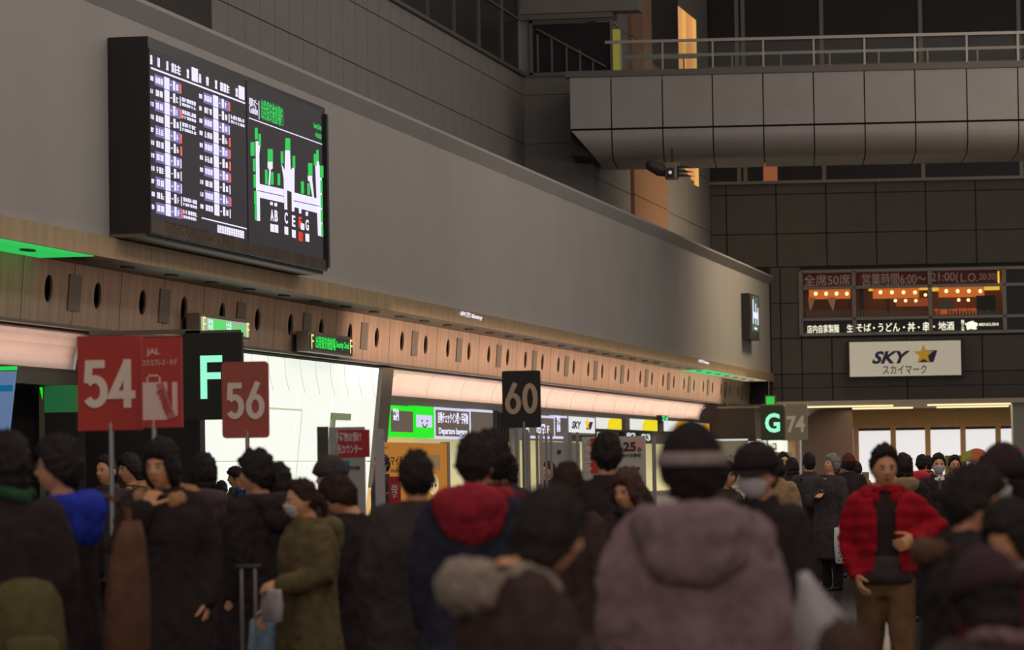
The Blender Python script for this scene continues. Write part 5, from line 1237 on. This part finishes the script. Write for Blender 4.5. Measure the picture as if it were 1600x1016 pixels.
p6 = person(318, 711, 25, away(318, .1), 'round dark head seen from behind right of the long haired man', 'black', 'long', 1.14, ('hold', 'down'), 'bob', seed=7, hood=('hood', cloth('hood_plum', (84, 66, 72))))
bag(p6, (.27, -.05, .84), 'small pale pouch held low by the dark coated person', mat('pouch_pale', srgb(180, 160, 150), .7), .14, .10, .05, handles=False, name='pouch')
person(346, 752, 46, away(346), 'small far person in navy seen against the light wall', 'navy', 'mid', 1.05, seed=8)
person(369, 731, 45.5, toward(371, -1.3), 'staff person in grey green coat in profile by the light wall', 'greygreen', 'long', 1.05, hair='fringe', face=True, seed=9, arms=('chest', 'down'))
person(379, 734, 43.5, toward(378, -1.2), 'far person with blue scarf and grey sleeves by the light wall', 'bluegrey', 'mid', 1.0, hair='fringe', face=True, seed=10, glasses=True, arms=('chest', 'fwd'), scarf=cloth('scarf_blue', (40, 70, 170)))
p9 = person(404, 706, 21.5, away(404, .9), 'bulky man in black coat with collar facing the light wall', 'black', 'long', 1.26, ('down', 'down'), 'fringe', head=(.35, 0, 0), fine=True, face=True, seed=11, hood=('hood', cloth('hood_dark', (58, 46, 48))))
person(434, 727, 23.2, away(434, -.2), 'dark head partly behind the bulky man in black', 'greygreen', 'mid', 1.0, hair='fringe', seed=12)
p10 = person(479, 746, 20, toward(479, -1.15), 'woman in olive parka and white mask in profile facing left', 'olive', 'mid', 1.16, ('fwd', 'hold'), 'tied', hcol=m_hairb, head=(-.2, -.12, 0), fine=True, face=True, mask=True, seed=13, trou='beige', hood=('hood', CM('olive')))
bag(p10, (.12, -.29, 1.06), 'white paper bag held by the woman in olive', mat('paper_white', srgb(186, 176, 176), .7), .20, .18, .06, handles=False, name='paper_bag')
bag(p10, (-.31, -.14, .86), 'blue and white shopping bag below the woman in olive', mat('bag_blue_white', srgb(126, 160, 190), .5, nz=.6, nscale=9), .34, .32, .12)
person(519, 717, 25.2, toward(519, -1.3), 'man in charcoal grey knitted cap behind the woman in olive', 'charcoal', 'mid', 1.1, seed=14, hat=('beanie', cloth('knit_grey', (74, 66, 68)), 'charcoal knitted cap'), face=True, scarf=cloth('scarf_red', (170, 60, 60)))
p12 = person(548, 737, 21, away(548, 1.0), 'brown haired woman in black coat with bare nape bending forward', 'black', 'long', 1.04, ('down', 'down'), 'fringe', hcol=m_hairb, head=(.25, -.45, 0), fine=True, seed=15, collar=False)
person(597, 711, 48, toward(597, -1.2), 'counter clerk in glasses and dark suit behind the pale post', 'brownblack', 'mid', 1.0, face=True, glasses=True, seed=16)
p14 = person(650, 706, 17.5, away(650, .1), 'broad man in dark grey wool coat seen from behind', 'charcoal', 'long', 1.28, ('down', 'down'), 'short', fine=True, seed=17)
p15 = person(741, 679, 16.7, away(741, -.1), 'tall person in red and navy parka seen from behind', 'navy', 'mid', 1.22, ('down', 'down'), 'short', seed=18, hood=('big', cloth('hood_red', (158, 44, 56))))
person(768, 677, 18.2, away(768, .6), 'dark head right beside the red hooded parka', 'maroon', 'mid', 1.05, hair='fringe', seed=19)
person(790, 709, 30, toward(790, -.8), 'person with half lit face right of the red hooded parka', 'navy', 'mid', 1.08, hair='bob', face=True, seed=20)
person(858, 722, 52, toward(858, -.9), 'small far clerk between the acrylic posts', 'black', 'mid', 1, face=True, seed=21)
p17 = person(887, 727, 19.9, away(887, -.5), 'dark brown haired person behind the pale fur hood', 'brownblack', 'mid', 1.12, hair='fringe', head=(.3, 0, 0), seed=22, hcol=m_hairb)
p18 = person(948, 676, 21.9, away(948, .05), 'tall man with short black hair before the priority lane board', 'black', 'mid', 1.15, ('down', 'down'), 'short', seed=23, fine=True)
p19 = person(985, 733, 20.5, toward(985, -.35), 'girl with reddish brown hair and dark scarf facing the camera', 'black', 'mid', 1.1, ('fwd', 'down'), 'long', hcol=mat('hair_red', (.07, .025, .016), .7, nz=.3, nscale=30), head=(-.25, -.1, 0), fine=True, face=True, seed=24, scarf=cloth('scarf_dark', (56, 54, 66)))
p20 = person(800, 754, 10.3, away(838, -1.15), 'near blurred person with pale fur hood looking right', 'brownblack', 'mid', 1.22, ('down', 'chest'), 'bob', head=(-.2, -.15, .09), fine=True, face=True, seed=25, curl=1.1, hood=('fur', fur_pale))
p22 = person(1080, 671, 11.5, away(1080, .05), 'near man in mauve grey hooded jacket and dark cap with light band', 'mauve', 'mid', 1.36, ('down', 'down'), 'fringe', seed=26, hat=('band', cloth('cap_dark', (44, 38, 40)), 'dark cap with light band'), hood=('big', CM('mauve')))
p23 = person(1184, 692, 16.5, toward(1186, -.65), 'man in dark cap and white mask walking toward the camera', 'black', 'mid', 1.06, ('down', 'down'), 'short', head=(.25, -.1, 0), fine=True, face=True, mask=True, seed=27, hat=('cap', cloth('cap_black', (46, 40, 40)), 'dark peaked cap'))
p24 = person(1133, 722, 34, toward(1133, .9), 'far person lifting a phone beside the capped man', 'brownblack', 'mid', 1.05, ('chest', 'fwd'), 'bob', face=True, seed=28)
person(1213, 716, 43, away(1213, .2), 'person in beige jacket seen from behind left of the G wall', 'beige', 'mid', 1.12, hair='fringe', seed=29)
person(1223, 707, 58, toward(1223, .4), 'far man in glasses and dark suit under the letter G', 'navy', 'mid', 1.0, face=True, glasses=True, seed=30)
person(1238, 717, 54, away(1238, .6), 'person with dark bobbed hair right of the beige jacket', 'black', 'mid', 1.05, hair='bob', face=True, seed=31)
p25 = person(1264, 709, 50.5, away(1266, .1), 'man with backpack standing with his back turned', 'charcoal', 'mid', 1.14, hair='short', seed=32)
backpack(p25, cloth('pack_dark', (62, 60, 60)), 'dark backpack on the man beside the grey haired man')
p26 = person(1295, 711, 47.5, toward(1293, -.75), 'grey haired man in dark coat looking up with open collar', 'charcoal', 'long', 1.14, ('bag', 'chest'), 'fringe', hcol=m_hairg, head=(-.15, .35, 0), fine=True, face=True, seed=33, collar=False, open_front=None)
mk('shirt_front', MB().loft([[(-.055, -.128, 1.28), (-.02, -.150, 1.27), (.02, -.150, 1.27), (.05, -.128, 1.28)], [(-.06, -.085, 1.43), (-.02, -.10, 1.43), (.02, -.10, 1.43), (.06, -.085, 1.43)], [(-.06, -.06, 1.46), (-.02, -.075, 1.47), (.02, -.075, 1.47), (.06, -.06, 1.46)]], cap=False, close=False), mat('shirt_pale', srgb(196, 190, 165), .7), p26, True, world=False)
bag(p26, (.38, -.06, .80), 'white dotted paper carrier bag held by the grey haired man', mat('bag_white', srgb(222, 214, 214), .5), .38, .46, .14, dots=True, rot=.5)
p27 = person(1326, 711, 53, away(1322, .3), 'person in black with one arm raised to a dark red cap', 'black', 'long', 1.24, ('up', 'down'), 'fringe', seed=34, hat=('beanie', cloth('cap_maroon', (100, 50, 46)), 'dark red knitted cap'))
person(1338, 722, 55, away(1335, .1), 'person in mustard jacket half hidden by the red jacket', 'mustard', 'short', 1.15, seed=35)
p28 = person(1379, 694, 22.5, toward(1379, .1), 'man in open red down jacket and khaki trousers striding forward', 'red', 'crop', 1.0, ('hip', 'pocket'), 'short', head=(.1, -.12, 0), fine=True, face=True, seed=36, trou='khaki', legs='walk', hood=('collar', CM('red')), open_front=.075)
person(1412, 710, 38, away(1412, .1), 'person with beige collar just right of the red jacket man', 'black', 'mid', 1.1, hair='bob', seed=37, hood=('collar', CM('beige')))
p30 = person(1440, 711, 54, away(1440, -.2), 'far person in grey jacket with red hood', 'bluegrey', 'mid', 1.2, hair='short', seed=38, hood=('hood', cloth('hood_red2', (200, 50, 66))))
person(1450, 713, 60, away(1450, .3), 'far person just behind the red hooded jacket', 'black', 'mid', 1.05, seed=39)
p31 = person(1466, 709, 45, toward(1466, .1), 'man in dark suit with tie and white mask facing the camera', 'black', 'mid', 1.10, hair='short', face=True, mask=True, fine=True, seed=40, collar=False)
mk('shirt_front', MB().loft([[(-.03, -.140, 1.22), (0, -.150, 1.20), (.03, -.140, 1.22)], [(-.06, -.095, 1.42), (0, -.112, 1.42), (.06, -.095, 1.42)], [(-.06, -.055, 1.47), (0, -.075, 1.47), (.06, -.055, 1.47)]], cap=False, close=False), mat('shirt_white', srgb(226, 220, 214), .7), p31, True, world=False)
mk('tie', MB().loft([[(-.016, -.155, 1.21), (.016, -.155, 1.21)], [(-.022, -.148, 1.30), (.022, -.148, 1.30)], [(-.012, -.122, 1.42), (.012, -.122, 1.42)]], cap=False, close=False), mat('tie_dark', srgb(70, 66, 76), .6), p31, True, world=False)
person(1491, 712, 53, toward(1491, .2), 'round faced man without mask right of the masked suit', 'charcoal', 'mid', 1.1, face=True, seed=41)
person(1537, 714, 62, toward(1537, .8), 'far dark haired person before the round poster', 'black', 'mid', 1.1, seed=42)
person(1553, 709, 50, away(1553, .2), 'far person with fringe under the yellow and red banner', 'black', 'mid', 1.2, hair='fringe', seed=43)
person(1585, 716, 40, away(1585, .1), 'dark head beside the green-grey pillar', 'black', 'mid', 1.1, seed=44)
p33 = person(1511, 729, 13, away(1511, -1.35), 'near blurred man in profile facing right with tousled dark hair', 'black', 'long', 1.36, ('down', 'down'), 'fringe', head=(-.2, -.1, 0), fine=True, face=True, seed=45, hood=('slim', cloth('collar_brown', (96, 68, 54))))
p34 = person(1569, 706, 17, toward(1569, -.45), 'woman in knitted hat and white mask at the right edge', 'brownblack', 'mid', 1.15, hair='bob', mask=True, face=True, fine=True, seed=46, hat=('knit', cloth('knit_dark', (58, 44, 46)), 'dark knitted hat'))
p35 = person(1597, 772, 12.2, toward(1597, -.6), 'near blurred person at the right edge in maroon coat', 'maroon', 'mid', 1.25, ('fwd', 'fwd'), 'bob', head=(-.1, -.4, 0), fine=True, seed=47, hood=('collar', CM('maroon')), scarf=cloth('scarf_pale', (140, 128, 126)))
p36 = person(1556, 868, 9.5, away(1556, .5), 'short person in plum coat and striped scarf at the lower right', 'brownblack', 'mid', 1.3, ('down', 'chest'), 'bob', seed=48, head=(0, -.3, 0), scarf=mat('scarf_stripes', srgb(112, 84, 90), .9, nz=.8, nscale=26), hat=('knit', cloth('knit_plum', (66, 48, 52)), 'plum knitted hat'))
p38 = person(1318, 978, 8.6, away(1318), 'small brown haired child at the bottom edge', 'brownblack', 'mid', 1.2, hair='fringe', hcol=mat('hair_chestnut', (.06, .028, .018), .8, nz=.3, nscale=30), seed=49)
# plastic bag near the mauve jacket
q = atY(1283, 940, 10.6); pb = thing('plastic_bag', 'pale translucent bag at the right side of the mauve jacket', 'bag', (q.x, 10.6, q.z))
mb = MB(); mb.vloft([(-.22, .02, 0, .03, .03), (-.18, .02, 0, .085, .05), (-.06, .0, 0, .075, .05), (.04, -.03, 0, .03, .03), (.08, -.05, 0, .012, .012)], 18, 2.3); me = mb.mesh('bag_body'); wrinkle(me, .012, 18, 4); me.shade_smooth(); link('bag_body', me, mat('plastic_pale', srgb(165, 158, 160), .4), pb, world=False)
# suitcases
def suitcase(px, top, Y, label, w_=.40, h=.62, yaw=.1, m=None):
    P = atY(px, top, Y); o = thing('suitcase', label, 'suitcase', (P.x, Y, 0), yaw)
    mb = MB(); fr = Fr((0, 0, 0), (1, 0, 0)); fr.rrect(mb, -w_/2, w_/2, .05, h, -.24, 0, .05); mk('shell', mb, m or mat('case_black', (.02, .018, .02), .4), o, bev=.006, world=False)
    for s in (-1, 1):
        mb = MB(); mb.tube([(s*.035, .12, h-.02), (s*.035, .12, P.z-.02)], .008, n=8); mk('handle_rod', mb, m_rail, o, True, world=False)
        for y in (.03, .20): mb = MB(); mb.tube([(s*(w_/2-.05)-.012, y, .025), (s*(w_/2-.05)+.012, y, .025)], .026, n=12, round_ends=False); mk('wheel', mb, m_black, o, world=False)
    mb = MB(); mb.tube([(-.06, .12, P.z-.01), (.06, .12, P.z-.01)], .012, n=8); mk('handle_grip', mb, m_black, o, True, world=False)
suitcase(386, 884, 18.6, 'black suitcase with raised silver handle below the bulky man', yaw=.2)
